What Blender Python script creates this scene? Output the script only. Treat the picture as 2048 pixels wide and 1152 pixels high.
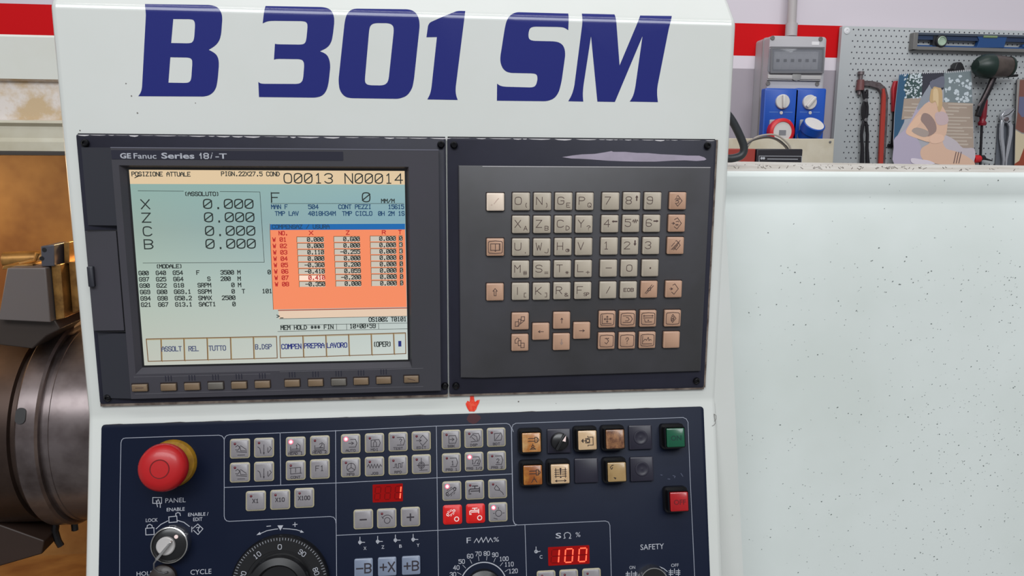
import bpy, bmesh, math, random
from mathutils import Matrix, Vector
random.seed(7)
SC = bpy.context.scene
COL = SC.collection
for o in list(bpy.data.objects): bpy.data.objects.remove(o)

def s2l(c):
    c /= 255.0
    return c/12.92 if c <= 0.04045 else ((c+0.055)/1.055)**2.4
def rgb(r, g, b): return (s2l(r), s2l(g), s2l(b), 1.0)

# ------------------------------------------------------------------ camera
FPX = 1505.0
R0 = Vector((0.99400942, -0.10911884, 0.00619297))      # camera right
R1 = Vector((-0.01229787, -0.16797007, -0.98571538))    # camera down
R2 = Vector((0.10860035, 0.97973422, -0.16830577))      # camera forward
CAM = Vector((0.01382447, -0.63725777, 0.09249745))
cd = bpy.data.cameras.new('camera'); cam = bpy.data.objects.new('camera', cd); COL.objects.link(cam)
cam.matrix_world = Matrix(((R0.x, -R1.x, -R2.x, CAM.x), (R0.y, -R1.y, -R2.y, CAM.y), (R0.z, -R1.z, -R2.z, CAM.z), (0, 0, 0, 1)))
cd.sensor_width = 36; cd.lens = FPX/2048*36; cd.clip_start = 0.01; cd.clip_end = 50
SC.camera = cam

# ------------------------------------------------------------------ world, lights, exposure
w = bpy.data.worlds.new('world'); SC.world = w; w.use_nodes = True
bg = w.node_tree.nodes['Background']; bg.inputs[0].default_value = (0.92, 0.95, 1.0, 1); bg.inputs[1].default_value = 0.31
def area(name, loc, target, sx, sy, power, color=(1, 1, 1)):
    l = bpy.data.lights.new(name, 'AREA'); l.shape = 'RECTANGLE'; l.size = sx; l.size_y = sy; l.energy = power; l.color = color
    o = bpy.data.objects.new(name, l); COL.objects.link(o); o.location = loc
    d = Vector(target)-Vector(loc); o.rotation_euler = d.to_track_quat('-Z', 'Y').to_euler()
    return o
area('ceiling_tube_light', (0.2, -1.3, 2.9), (0.2, 0.1, 0), 3.4, 0.10, 18, (1, 0.98, 0.95))
area('ceiling_tube_light', (0.6, 1.0, 3.0), (0.6, 1.0, 0), 3.4, 0.2, 34, (1, 0.97, 0.97))
area('front_fill_light', (-0.2, -3.8, 3.1), (0.0, 0, 0), 5.6, 1.7, 236, (0.95, 0.98, 1.0))  # added light from behind the camera, brightens the upright faces
SC.view_settings.view_transform = 'Standard'; SC.view_settings.look = 'None'
SC.view_settings.exposure = 0.0; SC.view_settings.gamma = 1.0; SC.view_settings.use_curve_mapping = False

# ------------------------------------------------------------------ materials
def mat(name, col, rough=0.5, metal=0.0, spec=0.5, emit=None, estr=1.0, noise=0, nscale=8, col2=None, coat=0, bump=0, alpha=1, trans=0, detail=4, lo=.4, hi=.65):
    m = bpy.data.materials.new(name); m.use_nodes = True
    nt = m.node_tree; b = nt.nodes['Principled BSDF']
    b.inputs['Base Color'].default_value = col; b.inputs['Roughness'].default_value = rough
    b.inputs['Metallic'].default_value = metal; b.inputs['Specular IOR Level'].default_value = spec
    b.inputs['Coat Weight'].default_value = coat; b.inputs['Coat Roughness'].default_value = 0.12
    if trans: b.inputs['Transmission Weight'].default_value = trans
    if alpha < 1: b.inputs['Alpha'].default_value = alpha
    if emit: b.inputs['Emission Color'].default_value = emit; b.inputs['Emission Strength'].default_value = estr
    if noise or bump:
        tc = nt.nodes.new('ShaderNodeTexCoord'); n = nt.nodes.new('ShaderNodeTexNoise')
        n.inputs['Scale'].default_value = nscale; n.inputs['Detail'].default_value = detail; n.inputs['Roughness'].default_value = .6
        nt.links.new(tc.outputs['Object'], n.inputs['Vector'])
        if noise:
            r = nt.nodes.new('ShaderNodeMapRange'); r.inputs['From Min'].default_value = lo; r.inputs['From Max'].default_value = hi
            r.inputs['To Max'].default_value = noise
            mx = nt.nodes.new('ShaderNodeMix'); mx.data_type = 'RGBA'
            mx.inputs[6].default_value = col; mx.inputs[7].default_value = col2 or tuple(c*.5 for c in col[:3])+(1,)
            nt.links.new(n.outputs['Fac'], r.inputs['Value']); nt.links.new(r.outputs[0], mx.inputs[0]); nt.links.new(mx.outputs[2], b.inputs['Base Color'])
        if bump:
            bp = nt.nodes.new('ShaderNodeBump'); bp.inputs['Strength'].default_value = bump; bp.inputs['Distance'].default_value = .002
            nt.links.new(n.outputs['Fac'], bp.inputs['Height']); nt.links.new(bp.outputs[0], b.inputs['Normal'])
    return m
def emis(name, col, k=1.0, spec=0.1):
    return mat(name, (0.01, 0.01, 0.01, 1), .35, spec=spec, emit=col, estr=k)
M = {}
M['paint'] = mat('housing_paint', rgb(208, 210, 206), .3, noise=.35, nscale=9, col2=rgb(200, 203, 196), coat=.7)
M['door'] = mat('cover_paint', rgb(209, 215, 212), .4, noise=.5, nscale=4, col2=rgb(192, 199, 193), lo=.45, hi=.7)
M['ledge'] = mat('dirty_ledge', rgb(196, 194, 186), .55, noise=.8, nscale=14, col2=rgb(166, 160, 146))
M['blue'] = mat('blue_vinyl', rgb(18, 28, 110), .25, coat=.4)
M['redpaint'] = mat('red_marker', rgb(225, 50, 30), .4, noise=.6, nscale=300, col2=rgb(240, 110, 80))
M['redsmear'] = mat('red_smear', rgb(62, 14, 24), .5)
M['plate'] = mat('plate_plastic', rgb(42, 42, 54), .5, noise=.6, nscale=16, col2=rgb(34, 34, 43), spec=.22)
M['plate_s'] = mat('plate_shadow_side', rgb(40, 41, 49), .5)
M['bezel'] = mat('bezel_plastic', rgb(62, 60, 67), .5, spec=.35, noise=.7, nscale=12, col2=rgb(58, 58, 62), bump=.05)
M['bezel2'] = mat('key_field_plastic', rgb(68, 67, 71), .5, noise=.8, nscale=11, col2=rgb(58, 57, 58), bump=.05)
M['strip'] = mat('name_strip', rgb(34, 34, 48), .35)
M['blk'] = mat('black_plastic', rgb(16, 15, 18), .4)
M['blkgap'] = mat('dark_gap', rgb(30, 18, 18), .6)
M['bolt'] = mat('black_bolt', rgb(12, 12, 16), .18, metal=.3)
M['wear'] = mat('worn_edge', rgb(200, 196, 198), .6)
M['wearb'] = mat('gasket', rgb(120, 108, 98), .6, noise=.9, nscale=90, col2=rgb(60, 45, 40))
M['scratch'] = mat('rubbed_patch', rgb(158, 148, 164), .55, noise=.5, nscale=60, col2=rgb(140, 132, 145))
M['key'] = mat('cream_key', rgb(174, 163, 147), .42, noise=.25, nscale=60, col2=rgb(160, 148, 132))
M['keyw'] = mat('white_key', rgb(222, 204, 186), .4)
M['keyp'] = mat('pink_beige_key', rgb(180, 143, 119), .42, noise=.25, nscale=60, col2=rgb(168, 130, 106))
M['ink'] = mat('key_ink', rgb(72, 52, 48), .6)
M['inkf'] = mat('faded_ink', rgb(150, 125, 112), .6)
M['soft'] = mat('soft_key', rgb(118, 98, 76), .45)
M['softg'] = mat('soft_key_grey', rgb(98, 93, 86), .45)
M['navy'] = mat('navy_film', rgb(6, 16, 38), .5, noise=.8, nscale=7, col2=rgb(13, 22, 42), spec=.2, lo=.42, hi=.7)
M['line'] = mat('white_line', rgb(146, 150, 162), .5)
M['lettr'] = mat('white_print', rgb(166, 168, 176), .5)
M['mk'] = mat('membrane_border', rgb(158, 150, 124), .35)
M['mkp'] = mat('membrane_pad', rgb(132, 128, 131), .3, noise=.3, nscale=120, col2=rgb(116, 112, 117))
M['mkb'] = mat('axis_key_grey', rgb(116, 126, 146), .35)
M['mink'] = mat('membrane_ink', rgb(38, 32, 40), .5)
M['mred'] = mat('red_key', rgb(204, 16, 12), .4)
M['mwht'] = mat('white_ink', rgb(235, 210, 205), .5)
M['ledoff'] = mat('led_off', rgb(96, 22, 36), .3)
M['led'] = mat('led_lit', (1, .1, .15, 1), .3, emit=(1, .30, .36, 1), estr=5)
M['ledh'] = mat('led_halo', rgb(235, 110, 130), .4, emit=(1, .12, .2, 1), estr=.35)
M['segbox'] = mat('segment_window', rgb(60, 4, 4), .2, emit=rgb(180, 6, 4), estr=.5, spec=.2)
M['segdim'] = mat('segment_window_dim', rgb(60, 4, 4), .2, emit=rgb(135, 5, 4), estr=.45, spec=.2)
M['seg'] = mat('lit_segment', (1, .1, .05, 1), .3, emit=(1, .07, .035, 1), estr=1.8, spec=.1)
M['estop'] = mat('stop_red', rgb(172, 10, 16), .4, coat=.15)
M['estopr'] = mat('stop_groove', rgb(90, 14, 18), .5)
M['yellow'] = mat('stop_yellow', rgb(158, 116, 22), .5, noise=.8, nscale=200, col2=rgb(130, 92, 24))
M['chrome'] = mat('chrome', rgb(205, 203, 200), .22, metal=1)
M['steel'] = mat('steel', rgb(150, 148, 150), .35, metal=.9, noise=.4, nscale=60, col2=rgb(95, 92, 95))
M['dkrub'] = mat('dial_black', rgb(20, 20, 22), .28)
M['amber'] = mat('amber_lens', rgb(160, 96, 34), .35, noise=1, nscale=100, col2=rgb(186, 146, 96), lo=.35, hi=.6, coat=.4)
M['amber2'] = mat('amber_lens_dark', rgb(134, 70, 12), .35, noise=1, nscale=100, col2=rgb(172, 114, 44), coat=.4)
M['cream'] = mat('cream_lens', rgb(196, 166, 130), .35, noise=.6, nscale=80, col2=rgb(168, 132, 90), coat=.4)
M['brown'] = mat('scorched_lens', rgb(148, 104, 68), .35, noise=1, nscale=150, col2=rgb(76, 40, 26), coat=.4)
M['tan'] = mat('tan_lens', rgb(156, 128, 84), .35, noise=.6, nscale=90, col2=rgb(134, 104, 60), coat=.4)
M['dink'] = mat('dark_brown_ink', rgb(34, 16, 10), .5)
M['green'] = mat('green_lens', rgb(0, 78, 52), .3, coat=.4)
M['greeni'] = mat('green_ink', rgb(0, 48, 40), .4)
M['redl'] = mat('red_lens', rgb(158, 4, 14), .3, coat=.4)
M['redi'] = mat('red_ink', rgb(100, 4, 14), .4)
M['blank'] = mat('blank_cover', rgb(32, 30, 44), .42)
# screen colours (the display gives off its own light)
M['scr'] = emis('screen_grey_green', rgb(186, 200, 186), .92)
M['scr_t'] = emis('screen_teal', rgb(140, 182, 182), .92)
M['scr_p'] = emis('screen_peach', rgb(228, 202, 164), .95)
M['scr_in'] = emis('screen_input', rgb(232, 205, 180), .95)
M['scr_or'] = emis('screen_orange', rgb(244, 140, 98), 1)
M['scr_bl'] = emis('screen_blue', rgb(28, 108, 180), .9)
M['scr_cell'] = emis('screen_cell', rgb(206, 198, 184), .95)
M['scr_hl'] = emis('screen_highlight', rgb(255, 222, 202), 1)
M['tx'] = emis('screen_dark_text', rgb(44, 52, 50), .75)
M['txb'] = emis('screen_blue_text', rgb(34, 76, 116), .8)
M['txn'] = emis('screen_navy_text', rgb(42, 52, 130), .8)
M['txr'] = emis('screen_red_text', rgb(190, 40, 40), .9)
M['txo'] = emis('screen_brown_text', rgb(120, 84, 50), .9)
M['txg'] = emis('screen_gold_line', rgb(170, 140, 70), .9)

# ------------------------------------------------------------------ frames on real planes
class Frame:
    def __init__(s, O, ex, ey):
        s.O, s.ex, s.ey = Vector(O), Vector(ex).normalized(), Vector(ey).normalized(); s.n = s.ex.cross(s.ey)
    def mat(s, a=0, b=0, h=0):
        P = s.O+s.ex*a+s.ey*b+s.n*h
        return Matrix(((s.ex.x, s.ey.x, s.n.x, P.x), (s.ex.y, s.ey.y, s.n.y, P.y), (s.ex.z, s.ey.z, s.n.z, P.z), (0, 0, 0, 1)))
    def uv(s, u, v, h=0):
        d = R0*((u-1024)/FPX)+R1*((v-576)/FPX)+R2
        O = s.O+s.n*h; t = (O-CAM).dot(s.n)/d.dot(s.n); P = CAM+d*t-s.O
        return (P.dot(s.ex), P.dot(s.ey))
TL = math.radians(14); ZC = -0.1225
FU = Frame((0, 0, 0), (1, 0, 0), (0, 0, 1))
FL = Frame((0, 0, ZC), (1, 0, 0), (0, math.sin(TL), math.cos(TL)))
def FY(y): return Frame((0, y, 0), (1, 0, 0), (0, 0, 1))
WALL_Y = 2.2
FW = FY(WALL_Y)

class T:      # a thing: an Empty on a frame; geometry given in the frame's coordinates minus the thing's origin
    def __init__(s, name, label, cat, F, a=0, b=0, group=None):
        s.F, s.a, s.b = F, a, b
        o = bpy.data.objects.new(name, None); COL.objects.link(o); o.matrix_world = F.mat(a, b); s.o = o
        o.empty_display_size = .02
        if label: o['label'] = label
        if cat: o['category'] = cat
        if group: o['group'] = group
    def P(s, u, v, h=0):
        a, b = s.F.uv(u, v, h); return (a-s.a, b-s.b)
def struct(o): o['kind'] = 'structure'; return o

class MB:
    cnt = 0
    def __init__(s): s.v = []; s.f = []
    def add(s, v, f):
        n = len(s.v); s.v += [tuple(p) for p in v]; s.f += [[i+n for i in q] for q in f]; return s
    def poly(s, pts, z): return s.add([(p[0], p[1], z) for p in pts], [list(range(len(pts)))])
    def prism(s, pts, z0, z1, ins=0, bev=0):
        # outline extruded from z0 to z1; bev = chamfer width at top
        area2 = sum(pts[i][0]*pts[(i+1) % len(pts)][1]-pts[(i+1) % len(pts)][0]*pts[i][1] for i in range(len(pts)))
        if area2 < 0: pts = pts[::-1]
        n = len(pts); rings = [(pts, z0)]
        if bev:
            cx = sum(p[0] for p in pts)/n; cy = sum(p[1] for p in pts)/n
            inn = [(p[0]-bev*(1 if p[0] > cx+1e-9 else -1 if p[0] < cx-1e-9 else 0), p[1]-bev*(1 if p[1] > cy+1e-9 else -1 if p[1] < cy-1e-9 else 0)) for p in pts]
            rings += [(pts, z1-bev*.7), (inn, z1)]
        else: rings += [(pts, z1)]
        v = [(p[0], p[1], z) for r, z in rings for p in r]; f = [list(range(n))[::-1]]
        for k in range(len(rings)-1):
            for i in range(n):
                j = (i+1) % n; f.append([k*n+i, k*n+j, (k+1)*n+j, (k+1)*n+i])
        f.append([(len(rings)-1)*n+i for i in range(n)])
        return s.add(v, f)
    def rr(s, cx, cy, w_, h_, r, z0, z1, bev=0, seg=3): return s.prism(rrpts(cx, cy, w_, h_, r, seg), z0, z1, bev=bev)
    def box(s, a, b):
        x0, y0, z0 = a; x1, y1, z1 = b
        return s.prism([(x0, y0), (x1, y0), (x1, y1), (x0, y1)], min(z0, z1), max(z0, z1))
    def frame(s, outer, inner, z0, z1, inner2=None, zi=None):
        # ring plate with a hole, sloping inner wall down to inner2 at zi
        n = len(outer); inner2 = inner2 or inner; zi = z0 if zi is None else zi
        v = [(p[0], p[1], z0) for p in outer]+[(p[0], p[1], z1) for p in outer]+[(p[0], p[1], z1) for p in inner]+[(p[0], p[1], zi) for p in inner2]
        f = []
        for k in range(3):
            for i in range(n):
                j = (i+1) % n; f.append([k*n+i, k*n+j, (k+1)*n+j, (k+1)*n+i])
        return s.add(v, f)
    def lathe(s, prof, seg=32, c=(0, 0), cap=True, rev=True):
        v = []; f = []; n = len(prof)
        for i in range(seg):
            a = 2*math.pi*i/seg
            v += [(c[0]+r*math.cos(a), c[1]+r*math.sin(a), z) for r, z in prof]
        for i in range(seg):
            j = (i+1) % seg
            for k in range(n-1): f.append([i*n+k, j*n+k, j*n+k+1, i*n+k+1])
        if cap:
            f.append([i*n for i in range(seg)][::-1]); f.append([i*n+n-1 for i in range(seg)])
        return s.add(v, f)
    def tube(s, path, r, seg=10):
        path = [Vector(p) for p in path]; rs = r if isinstance(r, (list, tuple)) else [r]*len(path)
        v = []; f = []; up = None
        for i, p in enumerate(path):
            t = (path[min(i+1, len(path)-1)]-path[max(i-1, 0)]).normalized()
            if up is None: up = t.orthogonal().normalized()
            up = (up-t*up.dot(t)).normalized(); q = t.cross(up)
            v += [p+(up*math.cos(2*math.pi*k/seg)+q*math.sin(2*math.pi*k/seg))*rs[i] for k in range(seg)]
        for i in range(len(path)-1):
            for k in range(seg):
                l = (k+1) % seg; f.append([i*seg+k, i*seg+l, (i+1)*seg+l, (i+1)*seg+k])
        f.append(list(range(seg))[::-1]); f.append([(len(path)-1)*seg+k for k in range(seg)])
        return s.add(v, f)
    def rib(s, pts, wd, z, closed=False, ext=True):
        z0 = z
        if closed: pts = list(pts)+[pts[0]]
        for p, q in zip(pts[:-1], pts[1:]):
            dx, dy = q[0]-p[0], q[1]-p[1]; L = math.hypot(dx, dy)
            if L < 1e-9: continue
            MB.cnt = (MB.cnt+1) % 9; z = z0+MB.cnt*3e-6
            dx /= L; dy /= L; e = wd/2 if ext else 0; nx, ny = -dy*wd/2, dx*wd/2
            a = (p[0]-dx*e, p[1]-dy*e); b = (q[0]+dx*e, q[1]+dy*e)
            s.add([(a[0]-nx, a[1]-ny, z), (b[0]-nx, b[1]-ny, z), (b[0]+nx, b[1]+ny, z), (a[0]+nx, a[1]+ny, z)], [[0, 1, 2, 3]])
        return s
    def disc(s, cx, cy, r, z, seg=14): return s.poly([(cx+r*math.cos(2*math.pi*i/seg), cy+r*math.sin(2*math.pi*i/seg)) for i in range(seg)], z)
    def build(s, name, m, parent=None, loc=None, label=None, kind=None, smooth=40, bevel=0):
        me = bpy.data.meshes.new(name); me.from_pydata(s.v, [], s.f); me.materials.append(m); me.update()
        if smooth:
            me.polygons.foreach_set('use_smooth', [True]*len(me.polygons)); me.set_sharp_from_angle(angle=math.radians(smooth))
        return mk(name, me, parent, loc, label, kind, bevel)
def mk(name, me, parent=None, loc=None, label=None, kind=None, bevel=0):
    o = bpy.data.objects.new(name, me); COL.objects.link(o)
    if parent: o.parent = parent.o if isinstance(parent, T) else parent
    if loc: o.location = loc
    if label: o['label'] = label
    if kind: o['kind'] = kind
    if bevel:
        b = o.modifiers.new('bevel', 'BEVEL'); b.width = bevel; b.segments = 3; b.limit_method = 'ANGLE'; b.angle_limit = math.radians(50)
    return o
def rrpts(cx, cy, w_, h_, r, seg=3):
    if r <= 0: return [(cx-w_/2, cy-h_/2), (cx+w_/2, cy-h_/2), (cx+w_/2, cy+h_/2), (cx-w_/2, cy+h_/2)]
    out = []
    for k, (sx, sy) in enumerate(((1, 1), (-1, 1), (-1, -1), (1, -1))):
        for i in range(seg+1):
            a = math.pi/2*(k+i/seg); out.append((cx+sx*(w_/2-r)+r*math.cos(a), cy+sy*(h_/2-r)+r*math.sin(a)))
    return out
def arc(cx, cy, r, a0, a1, n=12): return [(cx+r*math.cos(math.radians(a0+(a1-a0)*i/n)), cy+r*math.sin(math.radians(a0+(a1-a0)*i/n))) for i in range(n+1)]
def tag(o, label, cat, group=None):
    o['label'] = label; o['category'] = cat
    if group: o['group'] = group
    return o

# stroke lettering
G = {'A':"00 04 26 44 40;03 43",'a':"00 26 40;12 32",'B':"00 06 36 45 44 33 03;33 42 41 30 00",'C':"45 36 16 05 01 10 30 41",'D':"00 06 26 44 42 20 00",
'E':"40 00 06 46;03 33",'F':"00 06 46;03 33",'G':"45 36 16 05 01 10 30 41 43 23",'H':"00 06;40 46;03 43",'I':"10 30;20 26;16 36",'|':"20 26",'J':"46 41 30 10 01",
'K':"00 06;46 02;13 40",'L':"06 00 40",'M':"00 06 23 46 40",'N':"00 06 40 46",'O':"10 30 41 45 36 16 05 01 10",'P':"00 06 36 45 44 33 03",
'Q':"10 30 41 45 36 16 05 01 10;22 40",'R':"00 06 36 45 44 33 03;23 40",'S':"45 36 16 05 04 13 33 42 41 30 10 01",'T':"20 26;06 46",'U':"06 01 10 30 41 46",
'V':"06 20 46",'W':"06 10 24 30 46",'X':"00 46;06 40",'Y':"06 23 46;23 20",'Z':"06 46 00 40",'0':"10 30 41 45 36 16 05 01 10;01 45",
'1':"15 26 20;10 30",'2':"05 16 36 45 44 00 40",'3':"05 16 36 45 44 33 23;33 42 41 30 10 01",'4':"30 36 02 42",'5':"46 06 04 34 43 41 30 10 01",
'6':"45 36 16 05 01 10 30 41 42 33 03",'7':"06 46 10",'8':"13 04 05 16 36 45 44 33 13 02 01 10 30 41 42 33",'9':"01 10 30 41 45 36 16 05 04 13 43",
'.':"20 20.2",':':"22 22.2;24 24.2",'-':"03 43",'/':"00 46",'(':"36 25 21 30",')':"16 25 21 10",'%':"00 46;06 16 15 05 06;41 31 30 40 41",'*':"11 35;15 31;03 43",
'>':"05 43 01",'_':"00 40",'+':"03 43;21 25",'=':"02 42;04 44",'#':"10 16;30 36;02 42;04 44",'?':"05 16 36 45 44 23 22;20 20.2",'@':"31 11 02 04 15 35 44 42 32 34 24 23 32",
'&':"40 04 15 25 34 02 01 10 20 42",'[':"36 16 10 30",']':"16 36 30 10",'i':"20 24;26 26.2",',':"21 10"}
def gl(c):
    out = []
    for pl in G.get(c, '').split(';'):
        if not pl: continue
        out.append([(float(t[0]), float(t[1:])) for t in pl.split()])
    return out
def soften(pl, cap=1e9):
    closed = pl[0] == pl[-1] and len(pl) > 3; out = []; n = len(pl)
    for i, p in enumerate(pl):
        if not closed and i in (0, n-1): out.append(p); continue
        if closed and i == n-1: break
        a = pl[i-1] if i else pl[-2]; c = pl[i+1]
        v1 = Vector((p[0]-a[0], p[1]-a[1])); v2 = Vector((c[0]-p[0], c[1]-p[1]))
        if v1.length < 1e-6 or v2.length < 1e-6 or v1.angle(v2) > math.radians(60): out.append(p); continue
        q = min(.27, cap/v1.length); r = min(.27, cap/v2.length); out.append((p[0]-v1.x*q, p[1]-v1.y*q)); out.append((p[0]+v2.x*r, p[1]+v2.y*r))
    if closed: out.append(out[0])
    return out
def strokes(mb, st, x, y, adv, H, wd, z, cw=.72, shear=0, smooth=True):
    for i, c in enumerate(st):
        for pl in gl(c):
            if smooth and len(pl) > 2 and c not in 'NMWVKAXYZEFHLT1a|': pl = soften(soften(pl))
            p = [(x+i*adv+a/4*adv*cw+b/6*H*shear, y+b/6*H) for a, b in pl]
            if c in '.:' : p = [p[0], (p[0][0], p[0][1]+wd*.4)]
            mb.rib(p, wd*(1.5 if c in '.:' else 1), z)
def txt(mb, t, st, u0, v0, u1, Hpx, z, wpx=1.2, cw=.72):
    a0 = t.P(u0, v0, z); a1 = t.P(u1, v0, z); top = t.P(u0, v0-Hpx, z)
    adv = (a1[0]-a0[0])/(len(st)-1+cw); k = (top[1]-a0[1])/Hpx
    strokes(mb, st, a0[0], a0[1], adv, top[1]-a0[1], wpx*k, z, cw, smooth=Hpx > 12)
# solid lettering from the built-in font
def ftext_mesh(st, W, H, off=0.0, ext=0.0, shear=0):
    cu = bpy.data.curves.new('t', 'FONT'); cu.body = st; cu.size = 1; cu.offset = off; cu.extrude = 0; cu.shear = shear; cu.resolution_u = 3
    ob = bpy.data.objects.new('t', cu); COL.objects.link(ob)
    dg = bpy.context.evaluated_depsgraph_get(); me = bpy.data.meshes.new_from_object(ob.evaluated_get(dg))
    bpy.data.objects.remove(ob); bpy.data.curves.remove(cu)
    xs = [v.co.x for v in me.vertices]; ys = [v.co.y for v in me.vertices]
    x0, x1, y0, y1 = min(xs), max(xs), min(ys), max(ys)
    for v in me.vertices: v.co = ((v.co.x-x0)/(x1-x0)*W, (v.co.y-y0)/(y1-y0)*H, 0)
    return me
def ftext(name, t, st, u0, v0, u1, Hpx, z, m, parent=None, off=0.0, rot=0, label=None, loc0=(0, 0, 0)):
    a0 = t.P(u0, v0, z); a1 = t.P(u1, v0, z); top = t.P(u0, v0-Hpx, z)
    me = ftext_mesh(st, a1[0]-a0[0], top[1]-a0[1], off); me.materials.clear(); me.materials.append(m); me.name = name
    o = mk(name, me, parent or t.o, (a0[0]-loc0[0], a0[1]-loc0[1], z-loc0[2]), label); o.rotation_euler.z = rot
    return o
def pts(t, l, h=0): return [t.P(u, v, h) for u, v in l]

# ================================================================== SETTING
X0, X1 = -3.0, 4.2; ZF = -1.55
def wall_z(v, u=1580): return FW.uv(u, v)[1]
zr1, zr0 = wall_z(62), wall_z(118); zw = wall_z(146)
mw = bpy.data.materials.new('banded_wall_paint'); mw.use_nodes = True; nt = mw.node_tree; b = nt.nodes['Principled BSDF']; b.inputs['Roughness'].default_value = .75; b.inputs['Specular IOR Level'].default_value = .2
tc = nt.nodes.new('ShaderNodeTexCoord'); sp = nt.nodes.new('ShaderNodeSeparateXYZ'); nt.links.new(tc.outputs['Object'], sp.inputs[0])
mp = nt.nodes.new('ShaderNodeMapRange'); mp.inputs['From Min'].default_value = -2; mp.inputs['From Max'].default_value = 4; nt.links.new(sp.outputs['Z'], mp.inputs['Value'])
cr = nt.nodes.new('ShaderNodeValToRGB'); cr.color_ramp.interpolation = 'CONSTANT'; nt.links.new(mp.outputs[0], cr.inputs[0])
el = cr.color_ramp.elements
el[0].color = rgb(166, 158, 166); el[0].position = 0
el[1].color = rgb(222, 214, 222); el[1].position = (zw+2)/6
e = el.new((zr0+2)/6); e.color = rgb(204, 6, 16)
e = el.new((zr1+2)/6); e.color = rgb(214, 206, 214)
nt.links.new(cr.outputs[0], b.inputs['Base Color'])
struct(MB().box((X0, WALL_Y, ZF), (X1, WALL_Y+.12, 3.2)).build('wall_back', mw, smooth=0))
struct(MB().box((X0, -3, ZF-.05), (X1, WALL_Y+.12, ZF)).build('floor', mat('workshop_floor', rgb(120, 120, 118), .6, noise=.6, nscale=3), smooth=0))

# ================================================================== CONTROL CABINET
B0 = 0.2035; BR = 0.011; BT = math.radians(43)
def bend(s_, h=0):      # arc position above the bend -> (y, z) with height h out of the surface
    s = s_-B0
    if s <= 0: return (-h, s_)
    a = min(s/BR, BT); y = BR*(1-math.cos(a)); z = B0+BR*math.sin(a); r = s-BR*a
    if s/BR > BT: y += r*math.sin(BT); z += r*math.cos(BT)
    return (y-h*math.cos(a), z+h*math.sin(a))
cabinet = T('control_cabinet', 'grey-white painted machine control cabinet with very large dark blue lettering across its top', 'control cabinet', Frame((0, .15, ZF), (1, 0, 0), (0, 1, 0)))
def c2(l): return [(x, y-.15, z-ZF) for x, y, z in l]
prof = [(.28, bend(B0+.16)[1]-.02), ]
prof = []
for s in [B0+.15]+[B0+BR*BT*k/6 for k in range(6, -1, -1)]: prof.append(bend(s))
prof[0] = bend(B0+.15)
for k in range(9):      # soft inside fold between the two faces
    a = k/8*TL; rr_ = .022; L = rr_*math.tan(TL/2)
    prof.append((-(rr_-rr_*math.cos(a)), ZC+L-rr_*math.sin(a)))
prof += [(-(.40)*math.sin(TL), ZC-.40*math.cos(TL)), (-.085, ZC-.42), (.0, ZC-.5), (.0, ZF+.004), (.26, ZF+.004), (.26, prof[0][1]-.0), ]
XL, XR = -.2722, .2735
n = len(prof)
v = c2([(XL, y, z) for y, z in prof]+[(XR, y, z) for y, z in prof])
f = [list(range(n)), [n+i for i in range(n)][::-1]]+[[i, n+i, n+(i+1) % n, (i+1) % n] for i in range(n)]
hs = MB().add(v, f).build('housing', M['paint'], cabinet, bevel=.0045)
bm = bmesh.new(); bm.from_mesh(hs.data); bmesh.ops.recalc_face_normals(bm, faces=bm.faces); bm.to_mesh(hs.data); bm.free()
# flange behind the right edge (skirt of the lower cabinet)
F3 = FY(.001)
fl = [F3.uv(*p) for p in [(1449, 395), (1463, 650), (1474, 900), (1487, 1152), (1498, 1400), (1380, 1400), (1380, 395)]]
v = c2([(a, .001, b) for a, b in fl]+[(a, .098, b) for a, b in fl]); k = len(fl)
MB().add(v, [list(range(k))[::-1], [k+i for i in range(k)]]+[[i, (i+1) % k, k+(i+1) % k, k+i] for i in range(k)]).build('side_skirt', M['paint'], cabinet, smooth=0)

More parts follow.
